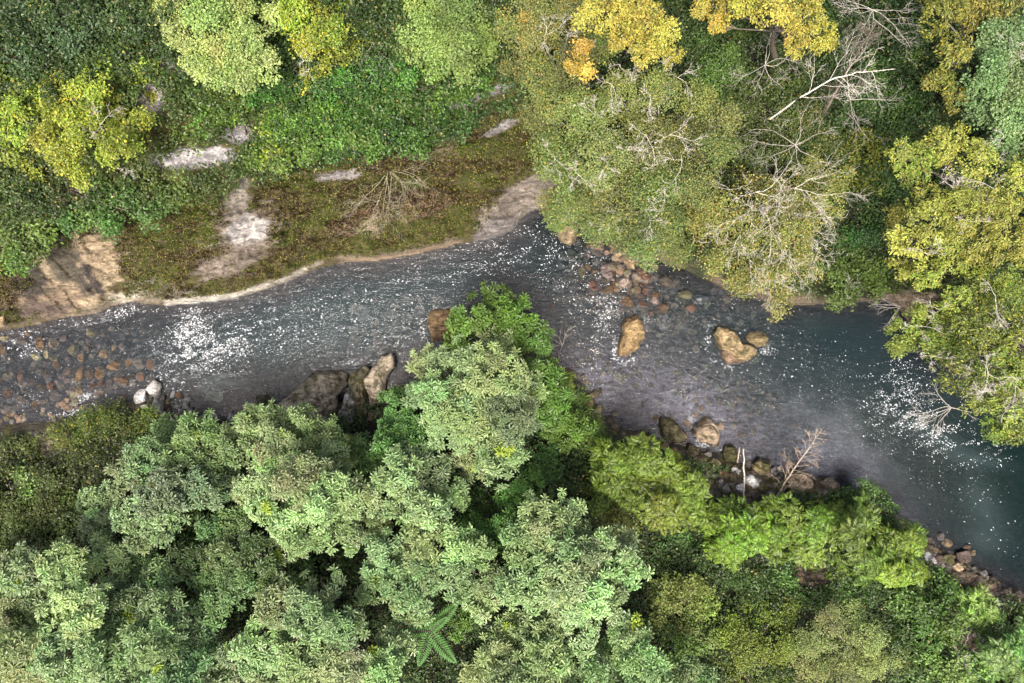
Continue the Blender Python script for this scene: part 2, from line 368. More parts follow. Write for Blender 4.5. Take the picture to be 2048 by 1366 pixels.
shore2 = ((sd > 0) & (u > 1080) & no)*(1-sstep(8, 36, sd+(w2-.5)*20))
blend(shore2*sstep(.3, .6, fbm(u/40, v/40, 28)), (.10, .078, .055), .4)
shs = ((sd > 0) & ~no)*(1-sstep(10, 34, sd+(w2-.5)*30))
blend(shs, (.075, .066, .05), .5)
patch(110, 885, 60, 16, -10, (.42, .40, .38), .1, .9)
patch(190, 890, 20, 10, 0, (.5, .47, .43), .0)
patch(1900, 1120, 60, 22, 30, (.13, .12, .105), .3, 1.0)
patch(1965, 1170, 50, 25, 40, (.12, .11, .10), .3, 1.0)
patch(1930, 1260, 22, 34, -30, (.25, .20, .17), .15, 1.0)
patch(1625, 1140, 34, 30, 20, (.06, .05, .045), .2, 1.0)
patch(1490, 985, 70, 26, 10, (.10, .085, .065), .45, 1.0)
patch(1820, 600, 60, 14, 0, (.22, .17, .12), .1, 1.0)
# river bed
ud = sd < 0
w3 = fbm(u/9, v/9, 23, 3)
bedc = np.array([.085, .068, .060])*(0.35+.7*w1+.8*w3)[:, None]
deep = sstep(.5, 1.9, -hh)
bedc = bedc*(1-deep[:, None])+np.array([.030, .040, .034])*deep[:, None]
sky_refl = gauss(u, v, 1690, 930, 110, 60, 42)*sstep(.2, .6, fbm(u/30, v/30, 36))  # pale reflection of the sky, painted into the bed colour
bedc = bedc*(1-sky_refl[:, None])+np.array([.42, .41, .45])*sky_refl[:, None]
pur = gauss(u, v, 1330, 800, 170, 60, 20)
bedc = bedc*(1-.6*pur[:, None])+.6*np.array([.19, .165, .20])*pur[:, None]
shelf = np.clip(sstep(-34, 0, sd), 0, 1)*no*(u < 1080)
bedc = bedc*(1-shelf[:, None])+np.array([.19, .145, .115])*shelf[:, None]
bedc *= (.42+.6*pur)[:, None]*(.45+1.1*fbm(u/16, v/12, 37))[:, None]
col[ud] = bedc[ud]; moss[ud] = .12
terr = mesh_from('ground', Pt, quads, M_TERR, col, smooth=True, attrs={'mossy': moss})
tag(terr, kind='structure')

def H_at(x, y):
    """terrain height at world x, y (arrays)"""
    x = np.asarray(x, float); y = np.asarray(y, float); h = np.zeros(np.broadcast(x, y).shape)
    for _ in range(6):
        k = PX*(CAM-h)/CAM
        h2, s, n = terrain_fields(CU+x/k, CV-y/k)
        h = .6*h2+.4*h
    return h
def ground(u_, v_):
    h, _, _ = terrain_fields(np.array([float(u_)]), np.array([float(v_)])); return float(h[0])

# water sheet
wu = np.arange(-690, 2790, 6.0); wv = np.arange(360, 1600, 6.0)
WU, WV = np.meshgrid(wu, wv, indexing='xy')
hW, sW, nW = terrain_fields(WU, WV)
dep = np.clip(-hW, 0, 4).ravel()
murk = 1-np.exp(-dep*.55)
wu_, wv_ = WU.ravel(), WV.ravel()
rip = .22+.25*gauss(wu_, wv_, 1500, 800, 200, 60, 15)+.2*gauss(wu_, wv_, 120, 760, 200, 90)+.35*gauss(wu_, wv_, 1760, 830, 150, 50, 40)+.35*gauss(wu_, wv_, 650, 620, 300, 60, -15)+.25*gauss(wu_, wv_, 1400, 620, 100, 40)
rip = rip*(.6+.8*fbm(wu_/40, wv_/40, 31))
wc = np.empty((len(wu_), 3)); wc[:] = (.006, .016, .019)
g = gauss(wu_, wv_, 620, 660, 220, 60, -10)[:, None]; wc = wc*(1-g)+np.array([.009, .021, .025])*g
g = gauss(wu_, wv_, 1700, 930, 110, 62, 42); g = (g*sstep(.2, .75, g+(fbm(wu_/34, wv_/34, 35)-.5)*.9))[:, None]; wc = wc*(1-g)+np.array([.11, .12, .14])*g  # the same sky reflection painted into the murk colour
g = gauss(wu_, wv_, 1900, 950, 200, 150, 30)[:, None]*.8; wc = wc*(1-g)+np.array([.0015, .006, .0035])*g  # deep emerald pool, with the trees' dark reflection put into its colour
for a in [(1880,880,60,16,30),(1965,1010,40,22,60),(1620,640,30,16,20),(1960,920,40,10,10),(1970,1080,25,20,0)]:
    g = .8*gauss(wu_, wv_, *a[:4], a[4])[:, None]; wc = wc*(1-g)+np.array([.018, .032, .032])*g  # soft pale reflection patches painted into the murk colour
ny, nx = WU.shape; idx = np.arange(nx*ny).reshape(ny, nx)
q = np.stack([idx[:-1, :-1], idx[1:, :-1], idx[1:, 1:], idx[:-1, 1:]], -1).reshape(-1, 4)
keep = (sW.ravel()[q].min(1) < 30)
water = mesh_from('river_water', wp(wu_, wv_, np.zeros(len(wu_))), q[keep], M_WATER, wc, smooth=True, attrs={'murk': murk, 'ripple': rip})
tag(water, kind='structure')

# ------------------------------------------------------------------ foam flecks drifting on the water
def foam():
    spec = [(420,690,60,30,-15,2100),(372,690,18,50,10,1500),(500,655,70,30,-20,600),(620,600,90,40,-15,240),(720,610,90,40,-10,200),(830,560,90,35,-12,220),
            (940,520,80,25,-12,400),(1010,500,40,25,0,300),(700,690,110,30,-10,240),(1090,500,60,30,10,350),(1140,530,50,30,20,400),(1215,640,14,50,20,450),(1170,600,40,20,20,250),
            (1800,790,30,50,20,800),(1840,840,50,20,35,750),(1780,760,70,40,20,300),(1890,870,45,22,30,600),(1950,900,60,15,10,350),(1960,1000,110,80,20,300),(1870,720,60,30,20,250),
            (300,610,60,8,8,260),(240,622,30,8,-5,200),(60,668,60,7,-8,260),(30,690,40,8,0,200),(180,640,40,8,-10,150),(160,825,26,9,-20,500),(178,805,12,12,0,300),(118,842,20,8,0,200),(40,800,30,10,0,80),(40,705,30,7,0,120),
            (1262,722,16,5,-20,120),(1294,665,4,22,0,90),(1230,700,4,16,0,120),(1440,728,14,4,25,90),(1530,700,12,4,-20,70),(1418,672,4,14,10,90),(1308,846,4,14,0,60),(1380,838,4,12,0,60),(560,792,30,4,-35,120),(690,728,20,3,-10,90),(845,655,4,16,0,70),(1416,905,16,9,20,420),(1400,895,10,6,20,120),(1490,720,60,40,20,180),(1550,740,40,30,30,80),(1700,740,90,50,20,120),(560,680,200,60,-12,220),(1640,640,60,20,0,30)]
    U_, V_, R_ = [], [], []
    for cu, cv, su, sv, rot, n in spec:
        n = int(n*1.9)
        a = rng.normal(0, 1, n)*su; b = rng.normal(0, 1, n)*sv; c, s = math.cos(math.radians(rot)), math.sin(math.radians(rot))
        U_.append(cu+a*c-b*s); V_.append(cv+a*s+b*c)
        R_.append(rng.gamma(1.4, .0042, n)+.003)
    U_, V_, R_ = map(np.concatenate, (U_, V_, R_))
    clump = .65*fbm((U_*.97-V_*.24)/22, (U_*.24+V_*.97)/7, 44, 3)+.35*fbm(U_/40, V_/30, 45, 3)
    hF, sF, _ = terrain_fields(U_, V_)
    ok = (sF < -3) & (clump > .43+.14*rng.random(len(U_)))
    U_, V_, R_ = U_[ok], V_[ok], np.clip(R_[ok], .004, .019)
    c = wp(U_, V_, np.full(len(U_), .012)); n = len(c)
    ang = rng.random(n)*6.28; k = 5
    th = ang[:, None]+np.arange(k)*2*np.pi/k
    rr = R_[:, None]*(.7+.6*rng.random((n, k)))
    fl = np.where(U_ < 1100, .22, -.6)[:, None]+rng.normal(0, .5, (n, 1)); lx = np.cos(th)*rr*rng.uniform(1.2, 3.2, (n, 1)); ly = np.sin(th)*rr*.8
    vs = np.repeat(c[:, None], k, 1); vs[..., 0] += lx*np.cos(fl)-ly*np.sin(fl); vs[..., 1] += lx*np.sin(fl)+ly*np.cos(fl)
    f = np.arange(n*k).reshape(n, k)
    o = mesh_from('foam', vs.reshape(-1, 3), f, M_FOAM); tag(o, kind='stuff')
foam()

# ------------------------------------------------------------------ leaf templates
def leaf_verts(base, d, n, ln, w, fold=.25, K=4):
    """one folded leaf: base, left, right, tip; d direction, n normal"""
    s = np.cross(n, d); s /= np.linalg.norm(s)+1e-9
    if K == 4: return [base, base+d*ln*.55+s*w*.5+n*fold*w, base+d*ln*.55-s*w*.5+n*fold*w, base+d*ln-n*.06*ln]
    return [base, base+d*ln*.38+s*w*.36+n*fold*w, base+d*ln*.8+s*w*.48+n*(fold*w-.05*ln), base+d*ln-n*.13*ln, base+d*ln*.8-s*w*.48+n*(fold*w-.05*ln), base+d*ln*.38-s*w*.36+n*fold*w]
def template(style, seed):
    r = np.random.default_rng(seed); vs, lf = [], []; K = 6 if style == 'whorl' else 4
    def add(b, az, el, ln, w, roll=0, fold=.25):
        d = np.array([math.cos(az)*math.cos(el), math.sin(az)*math.cos(el), math.sin(el)])
        n = np.array([-math.cos(az)*math.sin(el), -math.sin(az)*math.sin(el), math.cos(el)])
        s = np.cross(n, d); n = n*math.cos(roll)+s*math.sin(roll)
        vs.extend(leaf_verts(np.array(b, float), d, n, ln, w, fold, K))
    if style == 'whorl':           # a rosette of stout leaflets
        k = r.integers(8, 10); a0 = r.random()*6.28
        for i in range(k): add((0, 0, 0), a0+i*6.28/k+r.normal(0, .13), r.normal(.12, .2), r.uniform(.8, 1.1), r.uniform(.24, .32), r.normal(0, .35), .2)
        for i in range(5): add((0, 0, .08), a0+i*6.28/5+r.normal(0, .3), r.uniform(.5, .9), r.uniform(.45, .7), .25, r.normal(0, .3))
    elif style == 'pinnate':       # a whorl of feather leaves with many narrow leaflets
        k = r.integers(5, 8); a0 = r.random()*6.28
        for i in range(k):
            az = a0+i*6.28/k+r.normal(0, .25); el0 = r.uniform(.0, .5); ln = r.uniform(.75, 1.1); p = np.zeros(3); m = 7
            for j in range(m):
                t = (j+1)/m; el = el0-1.0*t*t
                p = p+np.array([math.cos(az)*math.cos(el), math.sin(az)*math.cos(el), math.sin(el)])*ln/m
                if j < 1: continue
                q = .26*math.sin(math.pi*min(1, .25+t*.72))+.05
                for sgn in (1, -1): add(p, az+sgn*(1.0-.25*t), el-.25, q*1.15, .115, 0, .12)
            add(p, az, el0-1.0, .16, .07)
    elif style == 'fern':          # one big feather leaf lying along +x
        for j in range(16):
            t = (j+1)/17; p = np.array([t, 0, .12*math.sin(t*2.6)]); q = .20*math.sin(math.pi*min(1, .18+t*.8))+.03
            for sgn in (1, -1): add(p, sgn*(1.25-.45*t), -.1, q, .055, 0, .1)
        add((.95, 0, .06), 0, -.2, .1, .05)
    elif style == 'spray':         # a loose spray of small oval leaves
        for i in range(14):
            a = r.random()*6.28; rad = math.sqrt(r.random())
            add((math.cos(a)*rad*.85, math.sin(a)*rad*.85, r.normal(0, .22)), a+r.normal(0, .9), r.normal(-.05, .4), r.uniform(.34, .5), r.uniform(.24, .34), r.normal(0, .45), .15)
    elif style == 'fine':          # finer, denser spray
        for i in range(22):
            a = r.random()*6.28; rad = math.sqrt(r.random())
            add((math.cos(a)*rad*.9, math.sin(a)*rad*.9, r.normal(0, .25)), a+r.normal(0, .9), r.normal(0, .45), r.uniform(.22, .34), r.uniform(.15, .22), r.normal(0, .45), .15)
    elif style == 'tuft':          # a low tuft
        for i in range(8):
            a = r.random()*6.28; rad = math.sqrt(r.random())*.6
            add((math.cos(a)*rad, math.sin(a)*rad, 0), a+r.normal(0, .6), r.normal(.3, .4), r.uniform(.4, .65), r.uniform(.2, .32), r.normal(0, .4), .15)
    elif style == 'hang':          # pointed leaves swept to the spray's tip
        for i in range(13):
            a = r.normal(0, .5); x = r.uniform(-.7, .6)
            add((x, r.normal(0, .3), r.normal(0, .12)), a+math.copysign(.5, r.normal()), r.normal(-.25, .3), r.uniform(.42, .62), r.uniform(.2, .28), r.normal(0, .5), .15)
    V_ = np.array(vs); n = len(V_)//K
    i = np.arange(n)*K
    T = [(0, 2, 3), (0, 3, 1)] if K == 4 else [(0, 3, 2), (0, 2, 1), (0, 5, 4), (0, 4, 3)]
    F = np.concatenate([np.stack([i+a, i+b, i+c], -1) for a, b, c in T])
    return V_, F, K
TPL = {s: [template(s, 100+i) for i in range(6)] for s in ('whorl', 'pinnate', 'fern', 'spray', 'fine', 'hang', 'tuft')}

class Leaves:
    def __init__(s): s.v, s.f, s.c, s.n = [], [], [], 0
    def add(s, style, pos, nrm, scale, color, jit=.16, alt=None, altp=0, az=None, spread=1.0):
        pos = np.asarray(pos, float); m = len(pos)
        if m == 0: return
        nrm = nrm/np.linalg.norm(nrm, axis=1, keepdims=True)
        az = rng.random(m)*6.283 if az is None else az
        ref = np.stack([np.cos(az), np.sin(az), 0*az], -1)
        x = ref-nrm*(ref*nrm).sum(1, keepdims=True); x /= np.linalg.norm(x, axis=1, keepdims=True)+1e-9
        y = np.cross(nrm, x)
        which = rng.integers(0, 6, m)
        color = np.broadcast_to(np.asarray(color, float), (m, 3))
        scale = np.broadcast_to(np.asarray(scale, float), (m,))
        for t in range(6):
            k = np.where(which == t)[0]
            if not len(k): continue
            Vt, Ft, K = TPL[style][t]; nv = len(Vt); nl = nv//K
            B = np.stack([x[k], y[k], nrm[k]], 1)*scale[k][:, None, None]      # rows are axes
            P = np.einsum('vi,kij->kvj', Vt, B)+pos[k][:, None]
            s.v.append(P.reshape(-1, 3))
            s.f.append((Ft[None]+(np.arange(len(k))*nv)[:, None, None]+s.n).reshape(-1, 3)); s.n += len(k)*nv
            cl = np.repeat(color[k][:, None], nl, 1)*(1+rng.normal(0, jit, (len(k), nl, 1)))
            cl = cl*(1+rng.normal(0, jit*.14, (len(k), nl, 3)))
            if alt is not None:
                mk = rng.random((len(k), nl)) < altp
                pick = np.asarray(alt)[rng.integers(0, len(alt), mk.sum())]
                cl[mk] = pick*(1+rng.normal(0, .2, (mk.sum(), 1)))
            s.c.append(np.repeat(np.clip(cl, .004, .85), K, 1).reshape(-1, 3))
    def build(s, name, mat, parent=None, base=None):
        V_ = np.concatenate(s.v); 
        if base is not None: V_ = V_-np.asarray(base)
        return mesh_from(name, V_, np.concatenate(s.f), mat, np.concatenate(s.c), parent=parent)

class Tubes:
    def __init__(s): s.v, s.f, s.n = [], [], 0
    def add(s, pts, rad, k=5):
        pts = np.asarray(pts, float); rad = np.asarray(rad, float); m = len(pts)
        d = np.gradient(pts, axis=0); d /= np.linalg.norm(d, axis=1, keepdims=True)+1e-9
        ref = np.where(np.abs(d[:, 2:3]) > .8, np.array([[1., 0, 0]]), np.array([[0, 0, 1.]]))
        x = np.cross(d, ref); x /= np.linalg.norm(x, axis=1, keepdims=True)+1e-9; y = np.cross(d, x)
        th = np.arange(k)*2*np.pi/k
        ring = pts[:, None]+rad[:, None, None]*(np.cos(th)[None, :, None]*x[:, None]+np.sin(th)[None, :, None]*y[:, None])
        i = np.arange(m*k).reshape(m, k)+s.n
        j = np.roll(i, -1, 1)
        s.f.append(np.stack([i[:-1], j[:-1], j[1:], i[1:]], -1).reshape(-1, 4)); s.v.append(ring.reshape(-1, 3)); s.n += m*k
    def build(s, name, mat, parent=None, base=None):
        V_ = np.concatenate(s.v)
        if base is not None: V_ = V_-np.asarray(base)
        return mesh_from(name, V_, np.concatenate(s.f), mat, smooth=True, parent=parent)

def limb(tb, p, d, ln, r, depth, spread=.6, flat=.35, kids=4, wig=.18, k=5):
    """a crooked tapering branch with side twigs"""
    p = np.asarray(p, float); d = np.asarray(d, float); d /= np.linalg.norm(d); pts = [p.copy()]; m = 6 if depth else 4
    dd = d.copy()
    for i in range(m):
        dd = dd+rng.normal(0, wig, 3)*np.array([1, 1, flat]); dd /= np.linalg.norm(dd); pts.append(pts[-1]+dd*ln/m)
    tb.add(pts, np.linspace(r, r*.35, m+1), k if depth > 0 else 4)
    if depth <= 0: return
    for i in range(kids):
        t = rng.uniform(.25, .98); a = t*m; j = min(int(a), m-1); q = pts[j]+(pts[j+1]-pts[j])*(a-j)
        loc = pts[j+1]-pts[j]; loc = loc/np.linalg.norm(loc)
        side = rng.normal(0, 1, 3)*np.array([1, 1, flat]); side -= loc*(side@loc); side /= np.linalg.norm(side)+1e-9
        limb(tb, q, loc+side*spread*rng.uniform(.7, 1.5), ln*rng.uniform(.35, .62)*(1.15-.4*t), max(r*.5*(1-.4*t), .006), depth-1, spread, flat, kids, wig, 4)

# ------------------------------------------------------------------ trees and shrubs
LEAFGAIN = np.array([1.06, 1.08, .82])
def empty(name, loc):
    o = bpy.data.objects.new(name, None); COL.objects.link(o); o.location = loc; o.empty_display_size = .3
    return o
def tree(name, label, cat, lobes, ztop, style, color, size=None, dens=1.0, group=None, bark=None, alt=None, altp=0.0, base=None,
         droop=2.2, flat=.72, fresh=0.0, bare=(), jit=None, var=.16):
    if jit is None: jit = .13 if style == 'whorl' else .22
    lobes = np.array(lobes, float); cu, cv = lobes[:, :2].mean(0); lobes[:, 2] *= 1.13 if style == 'whorl' else 1.04
    ext = np.hypot(lobes[:, 0]-cu, lobes[:, 1]-cv); R = ext.max()+1
    zl = ztop-droop*(ext/R)**2-rng.random(len(lobes))*droop*.95
    bu, bv = base if base else (cu, cv)
    hb = ground(bu, bv) if base else None
    if base: bx, by, _ = wp(float(bu), float(bv), hb)
    else:
        bx, by, _ = wp(float(cu), float(cv), float(zl.mean()-1.0)); hb = float(H_at(np.array([bx]), np.array([by]))[0])
    B = np.array([bx, by, hb-.05])
    root = empty(name, B); tag(root, label, cat, group)
    lv = Leaves(); tb = Tubes()
    size = size or {'whorl': .33, 'pinnate': .66, 'spray': .31, 'fine': .34, 'hang': .30}[style]
    cover = {'whorl': .27, 'pinnate': .46, 'spray': .112, 'fine': .13, 'hang': .095}[style]*(size/{'whorl': .33, 'pinnate': .66, 'spray': .31, 'fine': .34, 'hang': .30}[style])**2
    color = np.array(color, float)*LEAFGAIN
    if alt is not None: alt = np.array(alt)*LEAFGAIN
    for (lu, lvv, lr), z in zip(lobes, zl):
        z = max(z, hb+.5)
        r = lr*PX*(CAM-z)/CAM; c = wp(lu, lvv, z-r*flat*.6)
        lc = color*(1+rng.normal(0, var))*(1+rng.normal(0, .05, 3))
        nt = int(dens*2.4*2*np.pi*r*r*.8/cover)+6
        nsub = int(8+r*9)
        th = rng.random(nsub)*6.283; cz = rng.uniform(-.15, 1, nsub); sn = np.sqrt(1-cz**2)
        dirs = np.stack([np.cos(th)*sn, np.sin(th)*sn, cz], -1)
        sub = c+dirs*np.array([r*.72, r*.72, r*flat*.8])*rng.uniform(.6, 1.3, (nsub, 1))
        sr = r*rng.uniform(.16, .38, nsub)
        sc = lc*(1+rng.normal(0, .10, (nsub, 1)))*(1+rng.normal(0, .035, (nsub, 3)))
        if fresh > 0:
            fm = rng.random(nsub) < fresh; sc[fm] = np.array([.26, .34, .05])*(1+rng.normal(0, .12, (fm.sum(), 1)))
        n1 = int(nt*.8); w = sr**2/np.sum(sr**2); k = rng.choice(nsub, n1, p=w)
        th = rng.random(n1)*6.283; cz = rng.uniform(-.35, 1, n1); sn = np.sqrt(1-cz**2)
        d = np.stack([np.cos(th)*sn, np.sin(th)*sn, cz], -1)
        pos = sub[k]+d*sr[k][:, None]*np.array([1, 1, .75])*rng.uniform(.55, 1.05, (n1, 1))
        nr = d*.55+dirs[k]*.3+np.array([0, 0, .75])+rng.normal(0, .22, (n1, 3))
        out = np.arctan2(d[:, 1]+dirs[k][:, 1], d[:, 0]+dirs[k][:, 0])+rng.normal(0, .5, n1)
        lv.add(style, pos, nr, size*rng.uniform(.75, 1.2, n1), sc[k], jit, alt, altp, az=out if style == 'hang' else None)
        n2 = nt-n1; q = rng.normal(0, 1, (n2, 3)); q /= np.linalg.norm(q, axis=1, keepdims=True)
        pos = c+q*np.array([r, r, r*flat])*rng.random((n2, 1))**.4*.9
        lv.add(style, pos, np.array([0, 0, 1.0])+rng.normal(0, .35, (n2, 3)), size, lc, jit, alt, altp)
        # the limb that carries this part of the crown
        top = c+np.array([0, 0, -.1]); st = B+np.array([0, 0, max(.15, (top[2]-B[2])*rng.uniform(.25, .5))])
        mid = (st+top)/2+rng.normal(0, .12, 3)+np.array([0, 0, .2])
        rr = .025+.018*r
        tb.add([st, (st*.6+mid*.4)+rng.normal(0, .05, 3), mid, (mid+top)/2+rng.normal(0, .08, 3), top], [rr*1.6, rr*1.4, rr*1.1, rr*.8, rr*.35], 5)
        for _ in range(3):
            s_ = sub[rng.integers(nsub)]; tb.add([mid*.4+top*.6, (mid*.2+top*.3+s_*.5)+rng.normal(0, .06, 3), s_], [rr*.7, rr*.5, rr*.2], 4)
    cm = np.array([*wp(cu, cv, float(zl.mean()))]); hgt = cm[2]-B[2]
    tr = .05+.012*hgt
    tb.add([B, B*.8+(B*.4+cm*.6)*.2+rng.normal(0, .05, 3)*0, B*.55+cm*.45+np.array([rng.normal(0, .1), rng.normal(0, .1), 0]), B*.2+cm*.8], [tr*1.5, tr*1.15, tr*.9, tr*.4], 8)
    tb.build('trunk' if hgt > 2.6 else 'stem', bark or M_BARK, root, B)
    lv.build('crown' if hgt > 2.6 else 'foliage', M_LEAF, root, B)
    for (pu, pv, ang, lpx, rad, dep) in bare:
        t2 = Tubes(); a = math.radians(ang); k = PX*(CAM-ztop)/CAM
        # start inside the crown, just under its skin
        e = min(1, math.hypot(pu-cu, pv-cv)/R); z = ztop-droop*e*e+.25
        for da, q in ((0, 1.0), (rng.uniform(25, 60)*rng.choice([-1, 1]), .7), (rng.uniform(100, 180), .5)):
            a = math.radians(ang+da)
            limb(t2, wp(float(pu), float(pv), z-.42), (math.cos(a), -math.sin(a), .2), lpx*k*1.3*q, rad*.38*q**.5, max(dep, 2), spread=.75, flat=.45, kids=5, wig=.22)
        t2.build('bare_branch', M_PALE, root, B)
    return root

GG = (.195, .265, .155); DG = (.06, .105, .03); BG = (0.102,0.152,0.022); OL = (.125, .15, .035)
LT, SH = 'tree', 'shrub'
g_loc = 'grey-green locust trees on the south bank'
def locust(label, lobes, z, col=GG, **kw): return tree('locust_tree', label, 'tree', lobes, z, 'whorl', col, group=g_loc, fresh=.012, **kw)
locust('grey-green locust tree that juts farthest out over the river, between brown block and golden boulder',
       [(930,750,72),(860,730,38),(840,790,30),(990,745,62),(880,810,52),(960,830,72),(1030,830,55),(1000,905,55),(945,920,45),(905,860,50),(985,690,48),(1050,770,40)], 8.6, base=(985, 860))
tree('locust_sapling', 'bright green locust behind the jutting grey-green tree, reaching up to the river foam', 'tree',
     [(985,612,48),(1028,628,40),(940,648,42),(1060,690,42),(1000,670,45),(1080,750,45),(1105,810,48),(1135,860,42),(925,690,35)], 6.6, 'whorl', (.09,.155,.04), size=.33, base=(1060, 790))
locust('round grey-green locust tree with the palest, densest crown, below the big brown boulder',
       [(560,920,52),(600,960,58),(660,930,48),(690,990,48),(560,1000,52),(620,1050,58),(680,1060,42),(580,1090,38),(505,965,40),(640,1000,50)], 9.0, (0.217,0.288,0.164))
locust('small grey-green locust tree between the palest round crown and the jutting tree',
       [(800,940,48),(860,950,52),(900,985,38),(780,1000,38),(850,1010,42),(830,905,32),(750,1050,36)], 8.0)
locust('grey-green locust tree just above the big feathery five-leaf sapling',
       [(770,1110,46),(850,1080,52),(920,1090,46),(830,1160,56),(900,1150,48),(755,1170,36),(820,1215,40),(960,1100,36),(860,1050,32),(985,1160,38),(970,1205,34)], 8.6, (0.188,0.260,0.146))
locust('wide grey-green locust tree at the bottom edge, left of the feathery five-leaf sapling',
       [(560,1210,48),(620,1230,48),(680,1250,48),(530,1290,58),(610,1310,58),(700,1320,58),(770,1330,46),(480,1340,58),(580,1370,68),(690,1390,68),(790,1290,36),(640,1180,38)], 8.8)
locust('pale grey-green locust tree filling the bottom left corner',
       [(60,1150,56),(130,1130,52),(220,1120,46),(70,1230,66),(160,1220,62),(40,1310,66),(140,1310,66),(20,1390,68),(120,1390,68),(-40,1200,70),(-50,1320,80)], 9.6, (0.228,0.299,0.175))
locust('grey-green locust tree along the bottom edge, next to the pale one in the corner',
       [(290,1115,46),(320,1160,38),(250,1200,54),(330,1230,48),(300,1290,48),(380,1280,48),(230,1300,56),(350,1340,58),(420,1330,48),(260,1380,58),(420,1220,38)], 8.4, (0.160,0.226,0.129))
locust('grey-green locust tree at the upper left of the grove, beside the low dark shrub',
       [(200,1000,38),(250,960,42),(300,925,46),(330,980,48),(270,1020,42),(400,980,46),(210,1040,38),(450,960,40),(360,930,40),(330,1040,44),(285,1065,38)], 7.8, (0.165,0.232,0.140))
locust('grey-green locust tree overhanging the white stones at the waterside',
       [(335,865,32),(400,855,38),(440,880,38),(380,900,40),(425,915,42)], 7.0, (0.165,0.232,0.117))
locust('grey-green locust tree in front of the big brown boulder',
       [(500,850,38),(560,850,36),(605,848,40),(650,880,42),(560,890,42),(690,895,36),(480,890,38)], 7.2, (0.165,0.232,0.117))
locust('darker locust tree in the gap below the palest round crown',
       [(460,1110,46),(520,1115,42),(480,1170,46),(540,1150,42),(420,1140,42),(600,1145,38),(385,1110,40),(430,1060,36),(470,1040,34)], 7.2, (.10,.155,.07))
locust('tall pale grey-green locust tree at the right end of the grove',
       [(1080,1040,46),(1130,1030,42),(1160,1060,38),(1050,1090,42),(1110,1110,56),(1170,1120,48),(1200,1080,32),(1240,1090,36),(1260,1120,32),(1050,1170,48),(1120,1180,56),(1190,1180,46),(1080,1240,56),(1150,1250,56),(1020,1260,42),(1220,1170,36),(1250,1135,36)], 9.2, (0.217,0.288,0.170))
locust('grey-green locust tree on the bottom edge, right of the feathery five-leaf sapling',
       [(1000,1320,56),(1080,1320,56),(1160,1320,56),(1040,1390,68),(1150,1390,68),(960,1360,48),(1220,1350,46)], 8.6, (0.211,0.282,0.164))
locust('low grey-green locust tree at the bottom edge beside the olive shrubs',
       [(1240,1250,36),(1270,1290,46),(1230,1310,38),(1290,1340,46),(1350,1350,42),(1300,1390,58),(1400,1355,28)], 7.8, (0.182,0.249,0.146))
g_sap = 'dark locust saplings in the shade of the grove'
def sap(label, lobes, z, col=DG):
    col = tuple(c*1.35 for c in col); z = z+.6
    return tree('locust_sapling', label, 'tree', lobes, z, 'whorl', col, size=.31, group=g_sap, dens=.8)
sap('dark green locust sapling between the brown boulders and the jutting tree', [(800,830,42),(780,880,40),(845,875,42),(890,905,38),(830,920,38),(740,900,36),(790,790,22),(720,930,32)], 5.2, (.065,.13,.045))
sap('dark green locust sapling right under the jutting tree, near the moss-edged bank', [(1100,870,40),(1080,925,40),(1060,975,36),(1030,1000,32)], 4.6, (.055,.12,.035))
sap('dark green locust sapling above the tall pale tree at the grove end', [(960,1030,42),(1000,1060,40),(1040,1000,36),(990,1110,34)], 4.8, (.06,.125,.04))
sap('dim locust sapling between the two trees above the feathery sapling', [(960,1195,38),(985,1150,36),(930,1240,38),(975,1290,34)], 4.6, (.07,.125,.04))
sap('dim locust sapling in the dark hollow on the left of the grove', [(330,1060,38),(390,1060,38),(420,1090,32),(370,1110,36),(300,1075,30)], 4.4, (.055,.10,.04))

# the sapling with five big feather leaves
def feather():
    z = 4.6; c = wp(860., 1262., z); hb = float(H_at(np.array([c[0]]), np.array([c[1]]))[0]); B = np.array([c[0], c[1], hb-.05])
    root = empty('feather_leaf_sapling', B); tag(root, 'dark sapling with a star of huge feathery pinnate leaves', 'sapling')
    tb = Tubes(); tb.add([B, B*.5+c*.5+np.array([.05, .04, 0]), c], [.06, .05, .035], 6); tb.build('stem', M_BARK, root, B)
    for (tu, tv) in [(912,1212),(797,1258),(838,1330),(910,1318),(895,1232),(845,1210),(880,1290)]:
        k = PX*(CAM-z)/CAM; d = np.array([(tu-860)*k, -(tv-1262)*k]); ln = np.linalg.norm(d)
        lv = Leaves(); lv.add('fern', [c+np.array([0, 0, rng.normal(0, .05)])], np.array([[rng.normal(0, .1), rng.normal(0, .1), 1.0]]), ln*1.05, (.06, .15, .03), .12, az=np.array([math.atan2(d[1], d[0])]))
        o = lv.build('leaf', M_LEAF, root, B)
        t2 = Tubes(); t2.add([c, c+np.array([d[0]*.5, d[1]*.5, .12*ln]), c+np.array([d[0], d[1], .02])], [.014, .01, .004], 4); t2.build('leaf_stalk', M_BARK, o, (0, 0, 0)).location = -B
feather()

